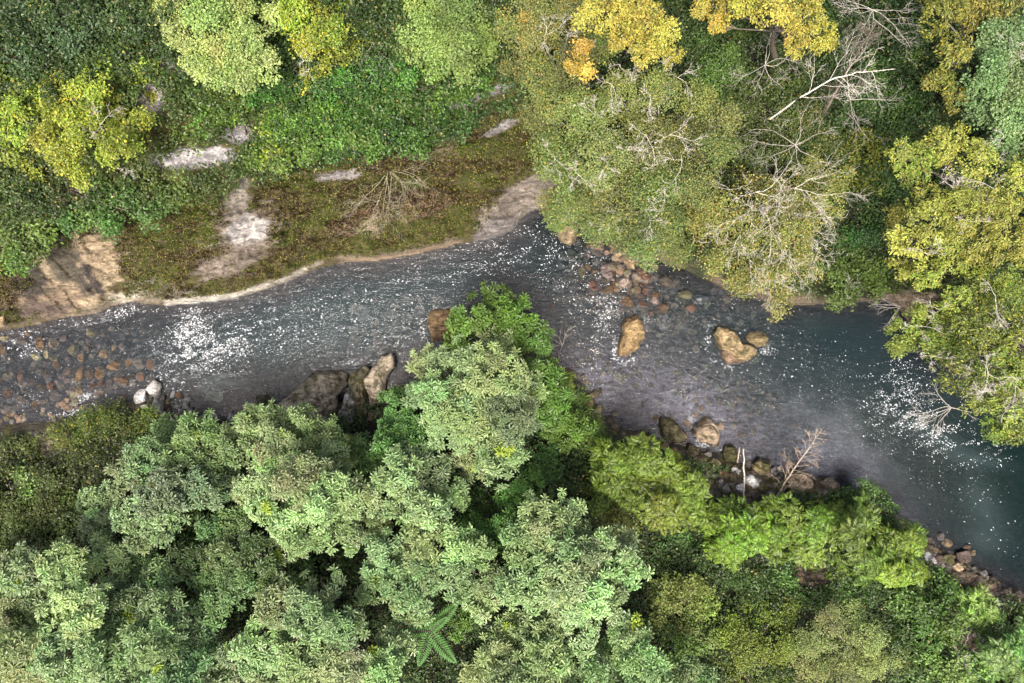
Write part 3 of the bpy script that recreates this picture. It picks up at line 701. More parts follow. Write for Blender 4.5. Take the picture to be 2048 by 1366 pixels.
g_br = 'bright green trees on the south bank'
def bright(label, lobes, z, col=BG, **kw): return tree('bright_green_tree', label, 'tree', lobes, z, 'pinnate', col, group=g_br, dens=.62, jit=.3, **kw)
bright('bright green feathery tree below the two boulders at the waterside', [(1240,925,42),(1290,920,42),(1330,950,46),(1270,980,42),(1370,975,40),(1330,1010,46),(1390,1020,36),(1230,965,32),(1210,915,28)], 6.4)
bright('vivid light green feathery tree below the grey leaning pole', [(1430,1045,36),(1480,1020,36),(1480,1070,42),(1440,1095,32),(1515,1050,32),(1460,1110,26)], 5.8, (0.114,0.175,0.022))
bright('bright green feathery tree under the base of the dead fir', [(1550,1030,36),(1600,1040,40),(1560,1080,36),(1640,1055,36),(1620,1095,36),(1660,1030,26)], 5.4, (0.096,0.156,0.025))
bright('bright green feathery tree next to the dark waterside bush', [(1690,1035,36),(1725,1030,30),(1700,1075,36),(1665,1125,32),(1725,1125,32)], 5.4, (0.096,0.152,0.028))
bright('bright green feathery tree nearest the stony spit, rightmost of its row', [(1770,1095,36),(1810,1080,32),(1800,1130,40),(1750,1135,36),(1830,1150,30)], 5.4, (0.102,0.156,0.024))
bright('pale lime green feathery sapling alone on the stony right bank', [(1930,1200,25),(1960,1210,30),(1980,1240,26),(1965,1265,22),(1945,1230,24)], 3.4, (.13,.22,.06))
bright('pale green feathery tree in the bottom right corner', [(1990,1310,32),(2030,1300,32),(2040,1350,40),(1975,1350,36),(2060,1250,36),(2090,1310,50)], 4.6, (.11,.19,.055))
def shrub(label, lobes, z, col, style='spray', **kw):
    kw.setdefault('size', rng.uniform(.30, .44)); kw.setdefault('droop', 2.4 if z > 5 else 1.4); kw.setdefault('dens', .8); kw.setdefault('var', .17); kw.setdefault('jit', .26)
    return tree('shrub', label, 'shrub', lobes, z, style, col, **kw)
shrub('olive shrub right of the tall pale locust tree', [(1360,1180,42),(1400,1200,38),(1320,1215,38),(1380,1245,38),(1310,1180,28)], 4.4, (.135,.17,.045))
shrub('dull olive shrub near the bottom edge beside the low grey-green locust', [(1320,1275,38),(1370,1290,38),(1415,1280,36),(1350,1320,30),(1440,1320,30)], 4.0, (.11,.155,.04))
shrub('yellow-green shrub in the lower right with tiny leaves', [(1500,1230,40),(1560,1220,40),(1500,1300,46),(1560,1290,46),(1460,1260,34),(1540,1340,46),(1480,1355,46)], 4.4, (.115,.16,.026), 'fine', dens=.75)
shrub('pale yellowish shrub at the bottom edge in the lower right', [(1620,1280,36),(1660,1240,32),(1700,1230,32),(1740,1270,36),(1680,1300,42),(1620,1330,42),(1740,1330,42),(1690,1355,42),(1800,1315,28)], 5.6, (.20,.24,.095), 'fine', size=.3, dens=.75)
shrub('dark green shrub left of the lime green sapling', [(1800,1200,42),(1850,1220,42),(1880,1180,36),(1850,1270,42),(1800,1255,36),(1900,1250,30),(1890,1290,32)], 4.2, (.065,.125,.025))
shrub('mid green shrub on the bottom edge with pale twigs poking out', [(1850,1325,42),(1900,1330,42),(1940,1330,36),(1880,1375,46)], 4.0, (.12,.20,.055), bare=[(1930,1290,150,40,.02,2),(1945,1300,20,45,.018,2),(1915,1310,60,30,.015,1)])
shrub('small olive shrub between the bright green trees and the tall pale locust', [(1200,1000,32),(1230,1035,36),(1260,1060,32),(1180,960,26)], 3.6, (.11,.14,.03))
shrub('low dark olive shrub among white stones at the left riffle', [(130,870,32),(180,850,36),(230,840,36),(280,855,32),(220,890,42),(285,900,32),(170,905,36),(250,935,36),(300,830,16)], 1.6, (.075,.105,.02), 'fine', alt=[(.3,.25,.03)], altp=.04)
shrub('olive bush on the left edge below the small light green one', [(20,1030,34),(60,1040,36),(100,1010,32),(40,1075,34),(-10,1000,40),(10,1090,36)], 2.8, (.085,.115,.03), 'fine')
shrub('dark olive bush between the grove and the small light green bush', [(120,960,28),(110,1040,30),(150,1000,28),(90,1085,28),(130,1090,26)], 2.2, (.06,.085,.022))
shrub('dull bush right at the river edge on the far left', [(20,905,30),(60,890,24),(-20,930,36),(70,920,24),(20,940,24)], 1.8, (.07,.085,.03), 'fine')
shrub('small light green bush on the left edge below the riffle', [(45,950,25),(75,958,27),(60,983,22)], 2.4, (.15,.23,.075))
shrub('dark waterside bush reaching into the grey shallows', [(1700,995,26),(1730,980,22),(1762,1015,28),(1665,1000,22),(1775,1050,22)], 2.2, (.045,.09,.025))
shrub('dark green bush in the hollow under the vivid light green tree', [(1400,1100,34),(1350,1070,34),(1420,1150,36),(1470,1150,34),(1330,1110,32),(1520,1150,34)], 2.4, (.05,.11,.028), alt=[(.2,.17,.05)], altp=.03)
shrub('mossy green bush below the bright green row, beside a bare patch', [(1560,1150,34),(1580,1190,32),(1690,1180,34),(1730,1190,32),(1650,1200,30),(1500,1180,26)], 2.4, (.06,.12,.03))
shrub('olive bush on the steep water edge right of the jutting tree', [(1150,800,30),(1165,840,30),(1180,880,32),(1140,900,30),(1130,770,22),(1190,930,28)], 2.6, (.09,.14,.03), 'fine')

# ---- north side
shrub('dark grey-green tree in the top left corner', [(50,40,66),(130,30,56),(200,60,54),(60,110,46),(270,40,46),(150,90,46),(-20,60,60)], 9.5, (.045,.075,.038), dens=.7)
shrub('green bush on the left edge below the dark corner tree', [(20,160,46),(60,190,46),(30,230,46),(100,165,36),(20,290,42)], 9.6, (.15,.205,.034))
shrub('deep green bush between the dark corner tree and the yellow-green tree', [(170,115,42),(220,130,42),(260,90,42),(190,160,32),(280,150,32)], 9.6, (.15,.20,.034))
tree('maple_tree', 'yellow-green tree above the rock ledges at the upper left', 'tree', [(40,250,46),(60,310,40),(90,200,40),(130,190,42),(180,180,36),(110,240,42),(160,250,42),(210,200,32),(240,240,36),(280,250,30),(130,310,36),(160,345,26),(230,290,30),(90,280,30),(215,310,24),(265,290,22),(320,195,26),(150,300,30)], 11.2, 'spray', (.20,.24,.035), dens=.85, bare=[(200,250,-25,45,.025,2),(250,335,50,22,.015,1)], bark=M_PALE, alt=[(.4,.32,.04)], altp=.05)
tree('pale_green_tree', 'pale green leafy tree near the top edge, left of the yellow-green ones', 'tree', [(350,20,42),(370,80,38),(420,40,46),(480,20,46),(440,100,42),(500,90,42),(530,130,36),(450,150,36),(550,40,32),(400,130,32),(490,150,32),(330,-30,40)], 12.2, 'spray', (.215,.265,.10), size=.3)
tree('maple_tree', 'yellow-green tree at the top edge between two rounder crowns', 'tree', [(600,40,42),(640,20,42),(660,70,36),(620,90,36),(700,30,42),(720,70,36),(690,100,32),(580,90,26),(640,130,26),(620,160,22),(650,-30,50)], 11.0, 'spray', (.18,.22,.034), dens=.85, alt=[(.38,.32,.04)], altp=.06, bare=[(620,120,100,32,.02,2),(745,85,60,50,.02,2)])
shrub('bright yellow-green bush hanging over the cliff ledge', [(535,230,26),(540,270,24),(535,308,22),(518,320,15),(560,312,15)], 6.9, (.21,.27,.03))
tree('alder_tree', 'round mid green tree at the top edge left of the big olive tree', 'tree', [(800,30,46),(860,20,46),(850,80,50),(920,40,46),(910,100,42),(960,90,42),(800,100,36),(970,40,36),(870,130,36),(930,140,32),(880,-30,50)], 11.4, 'spray', (.15,.21,.065))
g_ivy = 'dark green bushes above the cliff'
for lab, lb, c in [('lush dark green bush at the cliff edge below the yellow-green tree', [(590,220,42),(560,255,36),(620,260,38),(600,300,34),(650,230,36)], (.075,.14,.024)),
                   ('lush dark green bush right above the bare spreading shrub', [(700,220,42),(720,270,42),(680,280,36),(760,290,36),(770,230,36),(740,190,32)], (.065,.135,.025)),
                   ('lush dark green bush at the right end of the cliff edge', [(830,200,42),(880,220,36),(850,250,36),(800,190,32),(920,190,30),(830,290,30),(960,165,26)], (.06,.115,.022)),
                   ('green bush in the middle of the cliff below the pale green tree', [(430,210,36),(480,200,32),(410,250,32),(450,240,30),(500,310,28),(560,330,24),(390,200,28)], (.09,.145,.03)),
                   ('sunless green bush under the round mid green tree', [(560,170,34),(520,190,30),(750,140,36),(700,150,36),(650,180,36),(800,150,32)], (.05,.13,.025))]:
    shrub(lab, lb, 7.6, c, group=g_ivy)
shrub('olive green bush on the left edge above the layered rock', [(40,380,46),(80,400,42),(30,450,46),(90,460,36),(30,515,34),(70,500,28)], 6.8, (.085,.135,.032), bare=[(10,420,30,42,.02,2),(60,440,25,36,.02,2)])
shrub('dark bush between the layered rock and the cliff ledge', [(260,400,36),(300,430,32),(220,440,32),(330,400,32),(180,430,32),(200,380,30),(140,440,28),(270,360,28)], 5.4, (.05,.095,.025))

tree('birch_tree', 'huge olive green birch, the part nearest the cliff end, tinged orange', 'tree', [(1080,70,50),(1150,130,56),(1080,150,46),(1040,130,36),(1150,40,50),(1060,20,46),(1200,100,40),(1020,60,30),(1110,200,42)], 12.0, 'fine', (.115,.135,.05), bark=M_PALE, alt=[(.36,.22,.05), (.26,.23,.05)], altp=.08, bare=[(1147,13,80,45,.03,2),(1090,70,-20,45,.025,2),(1170,90,200,40,.022,2)], base=(1110, 190))
tree('birch_tree', 'biggest olive green birch, full of white twigs, right of the cliff', 'tree', [(1090,235,50),(1160,230,56),(1240,200,56),(1320,180,46),(1390,210,42),(1120,310,56),(1200,310,60),(1290,290,60),(1370,280,56),(1430,300,40),(1150,390,56),(1230,390,60),(1310,380,60),(1390,370,46),(1450,240,34)], 12.6, 'fine', (.115,.14,.05), bark=M_PALE, alt=[(.26,.22,.06), (.2,.2,.06)], altp=.12,
     bare=[(1224,170,110,50,.035,2),(1324,150,120,55,.035,2),(1301,195,100,40,.03,2),(1355,155,25,45,.028,2),(1291,270,70,48,.035,2),(1340,270,15,50,.03,2),(1364,320,95,55,.03,2),(1254,300,10,35,.025,2),(1107,310,40,50,.025,2),(1157,350,60,40,.025,2),(1240,130,80,34,.03,2),(1265,115,90,40,.03,2),(1190,230,200,36,.022,2),(1330,400,120,36,.022,2),(1215,330,150,34,.02,2)], base=(1270, 330))
tree('birch_tree', 'lower olive green birch leaning out over the reddish stones', 'tree', [(1120,430,34),(1100,410,28),(1200,450,42),(1260,460,50),(1330,450,46),(1290,505,28),(1390,430,36),(1350,500,30),(1170,440,30)], 9.4, 'fine', (.105,.14,.048), bark=M_PALE, alt=[(.3,.25,.05)], altp=.06, bare=[(1130,385,-10,40,.025,2),(1150,400,120,34,.022,2),(1240,440,150,40,.022,2),(1300,440,60,36,.022,2)], base=(1300, 440))
YE = [(.42,.33,.05), (.34,.33,.06)]
tree('golden_maple', 'golden yellow tree hanging down from the top edge over the big birch', 'tree', [(1180,30,36),(1230,20,42),(1290,40,42),(1250,80,36),(1310,90,36),(1340,112,26),(1285,110,26),(1340,60,28),(1260,-20,56),(1180,-20,46)], 14.0, 'hang', (.31,.265,.06), alt=[(.36,.31,.07), (.17,.19,.045)], altp=.4, size=.25, dens=.62, base=(1290, 90))
tree('golden_maple', 'golden yellow tree on the top edge, right of the first golden one', 'tree', [(1420,10,36),(1490,10,42),(1550,20,42),(1610,30,38),(1590,70,32),(1640,70,32),(1440,50,24),(1660,80,20),(1550,-20,48),(1480,-30,46),(1590,95,18)], 14.0, 'hang', (.31,.265,.06), alt=[(.36,.31,.07), (.17,.19,.045)], altp=.4, size=.25, dens=.62, base=(1550, 120))
tree('orange_birch', 'slim tree with orange leaves in front of the big olive birch', 'tree', [(1165,90,20),(1150,130,18),(1170,140,18),(1160,110,18),(1060,70,20),(1050,40,18)], 13.2, 'hang', (.28,.20,.05), size=.24, base=(1180, 180))
shrub('dark green tree in the gap beneath the two golden trees', [(1400,90,42),(1440,130,42),(1400,165,36),(1480,80,36),(1480,160,36),(1440,200,30)], 7.8, (.058,.105,.025))
tree('pale_branched_tree', 'thin-leaved tree of white bare branches leaning over the river', 'tree', [(1450,420,50),(1400,450,42),(1500,380,46),(1560,400,50),(1520,460,56),(1460,500,46),(1580,470,50),(1640,420,46),(1540,540,46),(1480,560,34),(1600,540,40),(1560,600,30),(1420,520,30),(1670,360,36),(1620,345,40)], 10.0, 'fine', (.125,.145,.048), dens=.62, bark=M_PALE, alt=[(.30,.20,.07), (.28,.28,.09), (.2,.24,.05)], altp=.35,
     bare=[(1510,384,-4,75,.05,2),(1590,376,-30,75,.045,2),(1603,380,20,75,.035,2),(1569,390,105,65,.035,2),(1560,385,140,75,.035,2),(1603,470,45,50,.03,2),(1563,500,85,55,.03,2),(1640,500,150,45,.025,2),(1470,440,170,65,.03,2),(1480,470,130,60,.025,2),(1540,560,80,50,.025,2),(1500,520,110,55,.025,2),(1580,530,60,50,.025,2),(1640,420,40,50,.025,2),(1460,380,200,60,.025,2),(1540,450,90,60,.028,2),(1610,430,75,50,.025,2)], base=(1560, 440))
shrub('dark shaded bush beneath the white fallen birch stem', [(1560,180,42),(1600,240,46),(1540,270,42),(1640,280,42),(1580,320,36),(1500,310,36),(1490,230,34),(1690,290,32)], 6.0, (.07,.10,.028), 'fine', alt=[(.26,.22,.09)], altp=.06, dens=.7)
tree('yellow_birch', 'yellow leafy tree on the right edge above the river bend', 'tree', [(1830,330,46),(1890,290,46),(1800,300,26),(1950,330,46),(1850,420,50),(1920,420,56),(1990,420,56),(1820,480,46),(1890,500,50),(1960,490,56),(2030,480,56),(1800,540,30),(2050,350,46),(1860,550,34),(1790,430,24)], 12.0, 'hang', (.20,.225,.05), dens=.6, var=.26, alt=[(.28,.27,.06), (.24,.20,.06)], altp=.2, size=.27,
     bare=[(2008,272,115,30,.05,2),(1985,320,200,40,.03,2),(1990,378,183,50,.035,2),(1905,375,225,30,.03,2),(1900,345,90,26,.02,1),(1840,500,10,40,.02,2),(1930,440,60,30,.02,2)], base=(1925, 440))
tree('yellow_birch', 'yellow-green leafy tree leaning out over the dark pool on the right', 'tree', [(1810,670,40),(1860,640,42),(1880,700,46),(1940,660,56),(2010,640,56),(1930,740,56),(2000,730,56),(1960,800,46),(2030,800,56),(1910,600,36),(1990,860,30),(2050,700,56),(2035,860,34),(1970,570,46),(2040,570,46),(1790,700,20)], 12.0, 'hang', (.13,.17,.042), dens=.62, var=.26, alt=[(.26,.24,.04), (.2,.24,.03)], altp=.2, size=.27,
     bare=[(1990,590,105,60,.04,2),(1975,740,90,55,.045,2),(1965,785,-35,24,.04,1),(1965,785,205,28,.04,1),(1965,785,150,26,.035,1),(2030,770,90,50,.04,2),(2021,815,-35,24,.035,1),(2021,815,150,28,.035,1),(1970,745,170,40,.025,2),(1830,650,10,40,.02,2),(1860,710,30,30,.02,2),(1880,620,200,32,.02,2)], base=(2000, 720))
tree('willow_tree', 'soft grey-green tree in the upper right corner', 'tree', [(1990,90,42),(2030,60,36),(1970,150,42),(2030,150,50),(1960,220,42),(2030,230,50),(2000,290,36),(2080,120,60),(2080,230,60)], 11.2, 'spray', (.125,.20,.095), bare=[(2020,80,100,40,.03,2),(2035,90,20,30,.025,1)])
tree('yellow_birch', 'olive yellow tree on the top edge beside the soft grey-green corner tree', 'tree', [(1890,30,46),(1950,20,46),(2010,10,42),(1910,100,36),(1890,160,30),(1865,165,24),(1910,200,26),(1930,-30,50),(1870,-20,36)], 12.0, 'hang', (.125,.135,.034), dens=.8, alt=[(.26,.22,.04)], altp=.2, size=.28, base=(1905, 130))
shrub('dark green tree right of the white fallen birch stem', [(1760,80,46),(1800,120,46),(1740,150,42),(1820,190,42),(1770,220,42),(1720,210,32),(1800,250,30)], 7.4, (.05,.098,.022))
shrub('green bush on the bank between the white-branched tree and the yellow tree', [(1690,560,36),(1730,540,36),(1680,595,24),(1750,575,26),(1660,530,26),(1720,505,32)], 4.2, (.078,.13,.03), bare=[(1690,580,-30,26,.015,1)])
shrub('very dark bush behind the yellow tree above the river bend', [(1760,420,36),(1740,465,36),(1780,370,36),(1700,470,28)], 5.4, (.04,.095,.025))
shrub('yellowish bush right of the white bare branches', [(1720,300,36),(1745,350,36),(1705,365,30),(1760,290,30),(1690,320,26)], 6.4, (.125,.145,.022))

for lab, cu, cv in [('unseen tree added past the right edge to darken the pool, upper one', 2330, 940), ('unseen tree added past the right edge to darken the pool, lower one', 2370, 1130), ('unseen tree added past the right edge to darken the pool, where the river turns', 2420, 1330)]:
    k = CAM/(CAM-17)  # unseen trees added to block the sky's reflection in the right pool
    tree('sky_blocker_tree', lab, 'tree', [(CU+(cu-CU)*k+a*150, CV+(cv-CV)*k+b*150, 150) for a, b in [(0, 0), (1, .2), (-1, .3), (.3, 1), (-.2, -1), (.8, -.8), (-.9, -.7)]], 18.5, 'spray', (.06, .11, .03), size=.6, dens=.5, base=(cu, cv))
# ------------------------------------------------------------------ bare and dead wood
def bare_tree(name, label, cat, base, z0, mat, specs, flat=.3, kids=5, spread=.7, wig=.15, group=None):
    """specs: (start offset or None, angle in the plan, rise, length m, radius, depth)"""
    b = wp(float(base[0]), float(base[1]), z0); root = empty(name, b); tag(root, label, cat, group)
    for part, ang, rise, ln, r, dep in specs:
        t = Tubes(); a = math.radians(ang)
        limb(t, b+np.array([0, 0, .02]), (math.cos(a), -math.sin(a), rise), ln, r, dep, spread, flat, kids, wig)
        t.build(part, mat, root, b)
    return root
zb = ground(780, 345)
bare_tree('bare_shrub', 'leafless pale shrub spreading over the mossy cliff', 'shrub', (778, 338), zb+.1, M_TWIG,
          [('branch', a+rng.normal(0, 6), rz*rng.uniform(.4, 1.6), ln*rng.uniform(.75, 1.25), .017, 2) for a, rz, ln in [(70,.25,2.7),(95,.3,2.9),(110,.2,3.0),(130,.3,2.6),(150,.35,2.4),(175,.4,2.2),(200,.5,2.0),(40,.35,2.6),(20,.4,2.6),(0,.5,2.4),(-25,.6,2.2),(-50,.7,2.2),(-75,.7,1.9),(-110,.7,1.7),(-140,.6,1.8),(85,.3,2.6),(55,.3,2.4)]], kids=5, spread=.75, wig=.17)
zb = ground(1490, 270)
b0 = wp(1500., 262., 6.2)
def fallen(label, name, cat, pts, r0, r1, mat, twigs, dep=2, tl=1.2):
    P = [wp(float(a), float(b), c) for a, b, c in pts]; root = empty(name, P[0]); tag(root, label, cat)
    t = Tubes(); P = np.array(P); s = np.linspace(0, 1, len(P)*4); Q = np.stack([np.interp(s, np.linspace(0, 1, len(P)), P[:, i]) for i in range(3)], -1)
    Q[1:-1] += rng.normal(0, .02, (len(Q)-2, 3)); t.add(Q, np.linspace(r0, r1, len(Q)), 8); t.build('stem', mat, root, P[0])
    for (f, side) in twigs:
        j = min(int(f*(len(Q)-1)), len(Q)-2); d = Q[j+1]-Q[j]; d /= np.linalg.norm(d); n = np.array([-d[1], d[0], 0])*side
        t = Tubes(); limb(t, Q[j], d*.7+n*rng.uniform(.6, 1.1)+np.array([0, 0, .2]), tl*(1.1-.6*f)*rng.uniform(.7, 1.2), max(r0*(1-f)*.4, .012), dep, .6, .3, 4, .14)
        t.build('branch', mat, root, P[0])
    return root
for lab, uv, z, angs in [('thin bare shrub of grey twigs at the top edge right of the golden trees', (1745, 20), 9.0, (150, 120, 95, 70, 40, 20, 170, 200)), ('bare grey twigs under the golden tree, left of the white birch stem', (1530, 130), 6.5, (250, 290, 330, 20, 80, 110, 150)),
                         ('bare arching twigs between the birch stem and the white-branched tree', (1590, 290), 6.3, (0, 40, 90, 140, 180, 220, 300)), ('bare twigs right of the brown leafless tree', (1700, 200), 6.5, (10, 60, 100, 330, 290, 250))]:
    bare_tree('bare_shrub', lab, 'shrub', uv, z, M_GREY, [('branch', a, rng.uniform(.0, .4), rng.uniform(1.5, 2.6), .018, 2) for a in angs], kids=5, spread=.8, wig=.22, flat=.4)
fallen('long white birch stem slanting through the bare twigs at the upper right', 'leaning_birch', 'dead tree', [(1540,238,5.8),(1600,195,7.6),(1665,158,8.6),(1715,145,8.8),(1790,138,8.8)],   .05, .012, M_BIRCH, [(.35,1),(.45,-1),(.5,1),(.6,-1),(.65,1),(.72,-1),(.8,1),(.88,-1),(.55,-1),(.3,-1)], 2, 2.2)
fallen('tall brown leafless tree rising behind the white birch stem to the top edge', 'bare_tree', 'tree', [(1620,260,2.6),(1655,215,5.0),(1700,130,8.2),(1752,45,11.0)], .12, .03, M_BARK, [(.3,1),(.4,-1),(.5,1),(.6,-1),(.7,1),(.75,-1),(.82,1),(.86,-1),(.9,1),(.95,-1)], 3, 2.3)
fallen('brown dead fir sapling fallen out over the grey shallows', 'dead_fir', 'dead tree', [(1546,1004,.9),(1580,950,1.3),(1612,905,1.5),(1645,858,1.5)], .06, .012, M_DEAD, [(.12+.03*i, 1 if i % 2 else -1) for i in range(29)], 2, 1.1)
fallen('grey leaning pole of dead wood among the mossy stones', 'dead_pole', 'log', [(1488,1000,1.3),(1488,950,1.9),(1487,898,2.2)], .05, .038, M_PALE, [(.3, 1)], 0, .3)
fallen('thin brown stick upright beside the leaning grey pole', 'dead_stick', 'stick', [(1475,925,.6),(1479,895,1.3)], .05, .04, M_DEAD, [(.5, 1)], 0, .2)
bare_tree('dead_branch', 'grey dead branch dipping into the dark pool under the yellow-green tree', 'branch', (1902, 815), 2.6, M_GREY, [('branch', a, .1, ln, .024, 2) for a, ln in [(170,2.4),(190,2.0),(150,2.0),(110,1.6),(20,1.6),(215,2.0)]], kids=5, spread=.5)
bare_tree('dead_branch', 'grey dead twigs drooping at the bank above the dark pool', 'branch', (1800, 612), 1.6, M_GREY, [('branch', a, .1, ln, .03, 2) for a, ln in [(190,1.6),(160,1.5),(140,1.4),(205,1.4),(120,1.2)]], kids=5, spread=.4)
bare_tree('dead_branch', 'small grey dead twig in the water right of the jutting locust', 'branch', (1125, 690), .25, M_GREY, [('branch', a, .2, ln, .022, 2) for a, ln in [(200,1.1),(250,1.4),(170,.9),(300,1.0),(110,.7)]], kids=5, spread=.6)
bare_tree('dead_branch', 'bundle of dark grey roots on the bank under the white-branched tree', 'branch', (1690, 500), 2.2, M_GREY, [('branch', a, .05, ln, .03, 2) for a, ln in [(200,1.8),(180,1.6),(220,1.6),(160,1.3)]], kids=4, spread=.35)

# ------------------------------------------------------------------ rocks
def ico(sub):
    bm = bmesh.new(); bmesh.ops.create_icosphere(bm, subdivisions=sub, radius=1); bm.verts.ensure_lookup_table()
    v_ = np.array([x.co[:] for x in bm.verts]); f_ = np.array([[x.index for x in f.verts] for f in bm.faces]); bm.free(); return v_, f_
ICO = {s: ico(s) for s in (3, 4, 5)}
def rock_shape(sub, seed, cuts, rough, lo=.62, hi=.92):
    r = np.random.default_rng(seed); P, F = ICO[sub]; P = P.copy()
    for _ in range(cuts):
        n = r.normal(0, 1, 3); n /= np.linalg.norm(n); t = r.uniform(lo, hi); d = P@n-t
        P = P-np.where(d > 0, d, 0)[:, None]*n*.9
    off = r.random(3)*50
    nn = (noise3(P*1.7+off, seed)-.5)*rough*1.5+(noise3(P*4+off, seed+1)-.5)*rough*.8+(noise3(P*9+off, seed+2)-.5)*rough*.4
    return P*(1+nn[:, None]), F
NROCK = [0]
def boulder(name, label, poly, z0, top, color, moss=.2, cuts=7, rough=.16, group=None, seed=None, cat='boulder'):
    """poly: outline traced on the plan; the stone gets its own height and underside"""
    NROCK[0] += 1; seed = seed or 500+NROCK[0]
    poly = np.array(poly, float); c = poly.mean(0); zz = z0+top*.35
    k = PX*(CAM-zz)/CAM
    q = np.stack([(poly[:, 0]-c[0])*k, -(poly[:, 1]-c[1])*k], -1)
    ang = np.arctan2(q[:, 1], q[:, 0]); o = np.argsort(ang); q = q[o]; ang = ang[o]
    P, F = rock_shape(5 if top > .5 else 4, seed, cuts+6, rough*1.25, .52, .86)
    th = np.arctan2(P[:, 1], P[:, 0])
    # radius of the outline polygon along each direction
    dirs = np.stack([np.cos(th), np.sin(th)], -1); R = np.zeros(len(P))
    for a, b in zip(q, np.roll(q, -1, 0)):
        e = b-a; den = dirs[:, 0]*e[1]-dirs[:, 1]*e[0]
        den = np.where(np.abs(den) < 1e-9, 1e-9, den)
        t = (a[0]*e[1]-a[1]*e[0])/den; s = (a[0]*dirs[:, 1]-a[1]*dirs[:, 0])/den
        R = np.where((t > 0) & (s >= -.001) & (s <= 1.001), np.maximum(R, t), R)
    R = np.where(R == 0, np.hypot(*q.T).mean(), R)
    rad = np.hypot(P[:, 0], P[:, 1]); prof = np.clip(rad, 0, 1.15)**.62
    X = np.stack([dirs[:, 0]*R*prof, dirs[:, 1]*R*prof, P[:, 2]*np.where(P[:, 2] > 0, top, max(.5, top*.6))], -1)
    o3 = np.random.default_rng(seed).random(3)*30
    rg = 1-np.abs(noise3(X*1.5+o3, seed)*2-1); rg2 = 1-np.abs(noise3(X*3.7+o3, seed+3)*2-1); sm = noise3(X*9+o3, seed+4)
    X = X*(1+.24*(rg-.6)+.10*(rg2-.6)+.05*(sm-.5))[:, None]
    ob = mesh_from(name, X, F, M_ROCK, smooth=True, loc=wp(c[0], c[1], z0)); ob.color = (*color, moss)
    ob.color = (*color, min(1, moss+.12)); tag(ob, label, cat, group); return ob
BR = (.22, .165, .11); GOLD = (.27, .185, .085); TAN = (.36, .28, .20)
boulder('boulder', 'flat grey-green slab lying just under the water below the bright foam', [(388,768),(420,752),(470,748),(500,752),(502,790),(490,812),(440,818),(400,808)], -.27, .26, (.32,.36,.28), .1, 5, .05)
boulder('boulder', 'small olive slab half under water left of the big brown boulder', [(515,790),(540,782),(552,780),(550,815),(530,828),(512,820)], -.2, .35, (.16,.15,.08), .4)
boulder('boulder', 'big brown speckled boulder with a mossy rim, largest on the south shore', [(548,824),(565,800),(600,770),(625,742),(655,734),(680,737),(694,748),(694,770),(680,800),(668,840),(655,870),(600,870),(560,850)], 0, 1.5, (.28,.245,.18), .42, 9, .14)
boulder('boulder', 'long brown boulder pointing up into the river beside the biggest one', [(726,755),(745,735),(765,712),(788,704),(797,708),(794,730),(778,752),(768,790),(745,820),(735,790)], .05, 1.4, (.31,.26,.19), .3, 8, .14)
boulder('boulder', 'dark mossy boulder squeezed between the biggest and the pointed brown boulder', [(696,760),(705,740),(730,732),(745,742),(735,780),(742,830),(728,850),(712,820),(700,790)], .05, 1.25, (.21,.18,.12), .55, 8, .16)
boulder('boulder', 'narrow grey boulder with a mossy top below the dark mossy one', [(684,800),(690,782),(700,778),(712,800),(716,830),(712,850),(690,852),(680,830)], .3, 1.1, (.38,.36,.33), .4, 8, .16)
boulder('boulder', 'smaller brown stone beside the narrow grey boulder', [(738,822),(752,808),(770,812),(765,840),(745,850),(730,845)], .3, .7, (.22,.16,.11), .3)
boulder('boulder', 'sharp-edged brown block half sunk beside the jutting locust', [(852,640),(862,622),(905,618),(912,650),(905,690),(862,688)], -.15, .55, (.30,.20,.10), .15, 6, .06)
boulder('boulder', 'purplish flat rock just under water left of the brown block', [(822,640),(830,612),(845,608),(850,640),(840,660),(828,660)], -.4, .3, (.20,.16,.15), .0, 5, .08)
boulder('boulder', 'golden brown boulder standing alone in midstream', [(1232,690),(1240,670),(1238,640),(1250,628),(1275,630),(1290,650),(1286,675),(1272,700),(1250,716),(1236,712)], -.05, .95, GOLD, .22, 12, .15)
boulder('boulder', 'large golden tan boulder with a patch of moss in the right of the stream', [(1424,665),(1436,656),(1462,655),(1472,668),(1482,682),(1505,688),(1516,702),(1512,720),(1492,728),(1470,722),(1452,710),(1436,700),(1428,684)], -.05, .95, (.29,.215,.115), .42, 12, .15)
boulder('boulder', 'dark brown stone wedged against the lower left of the large golden tan boulder', [(1432,698),(1446,692),(1470,704),(1486,718),(1478,732),(1458,732),(1438,718)], -.1, .5, (.20,.135,.085), .1)
boulder('boulder', 'olive brown rounded boulder touching the right of the large golden tan boulder', [(1486,675),(1500,662),(1522,660),(1536,676),(1530,692),(1512,698),(1496,690)], -.1, .55, (.22,.17,.08), .2)
boulder('boulder', 'mossy olive boulder at the south edge, left of a pale tan one', [(1312,850),(1320,832),(1338,830),(1360,848),(1381,870),(1376,880),(1350,890),(1328,882),(1314,868)], 0, .85, (.17,.145,.075), .48, 8, .13)
boulder('boulder', 'pale tan boulder with a mossy foot next to the white rapid', [(1382,850),(1394,834),(1414,828),(1430,850),(1440,872),(1436,892),(1420,898),(1398,884),(1384,870)], 0, .95, (.34,.26,.18), .34, 9, .14)
boulder('boulder', 'dark striped boulder under the lower birch at the top of the stones', [(1112,470),(1124,450),(1150,447),(1164,460),(1160,488),(1138,494),(1118,490)], -.1, .7, (.22,.17,.10), .22)
boulder('boulder', 'long flat tan slab sloping from the lower birch into the stones', [(1210,478),(1230,482),(1262,510),(1276,520),(1270,546),(1252,534),(1228,512),(1212,492)], .1, .4, (.30,.21,.12), .08, 6, .06)
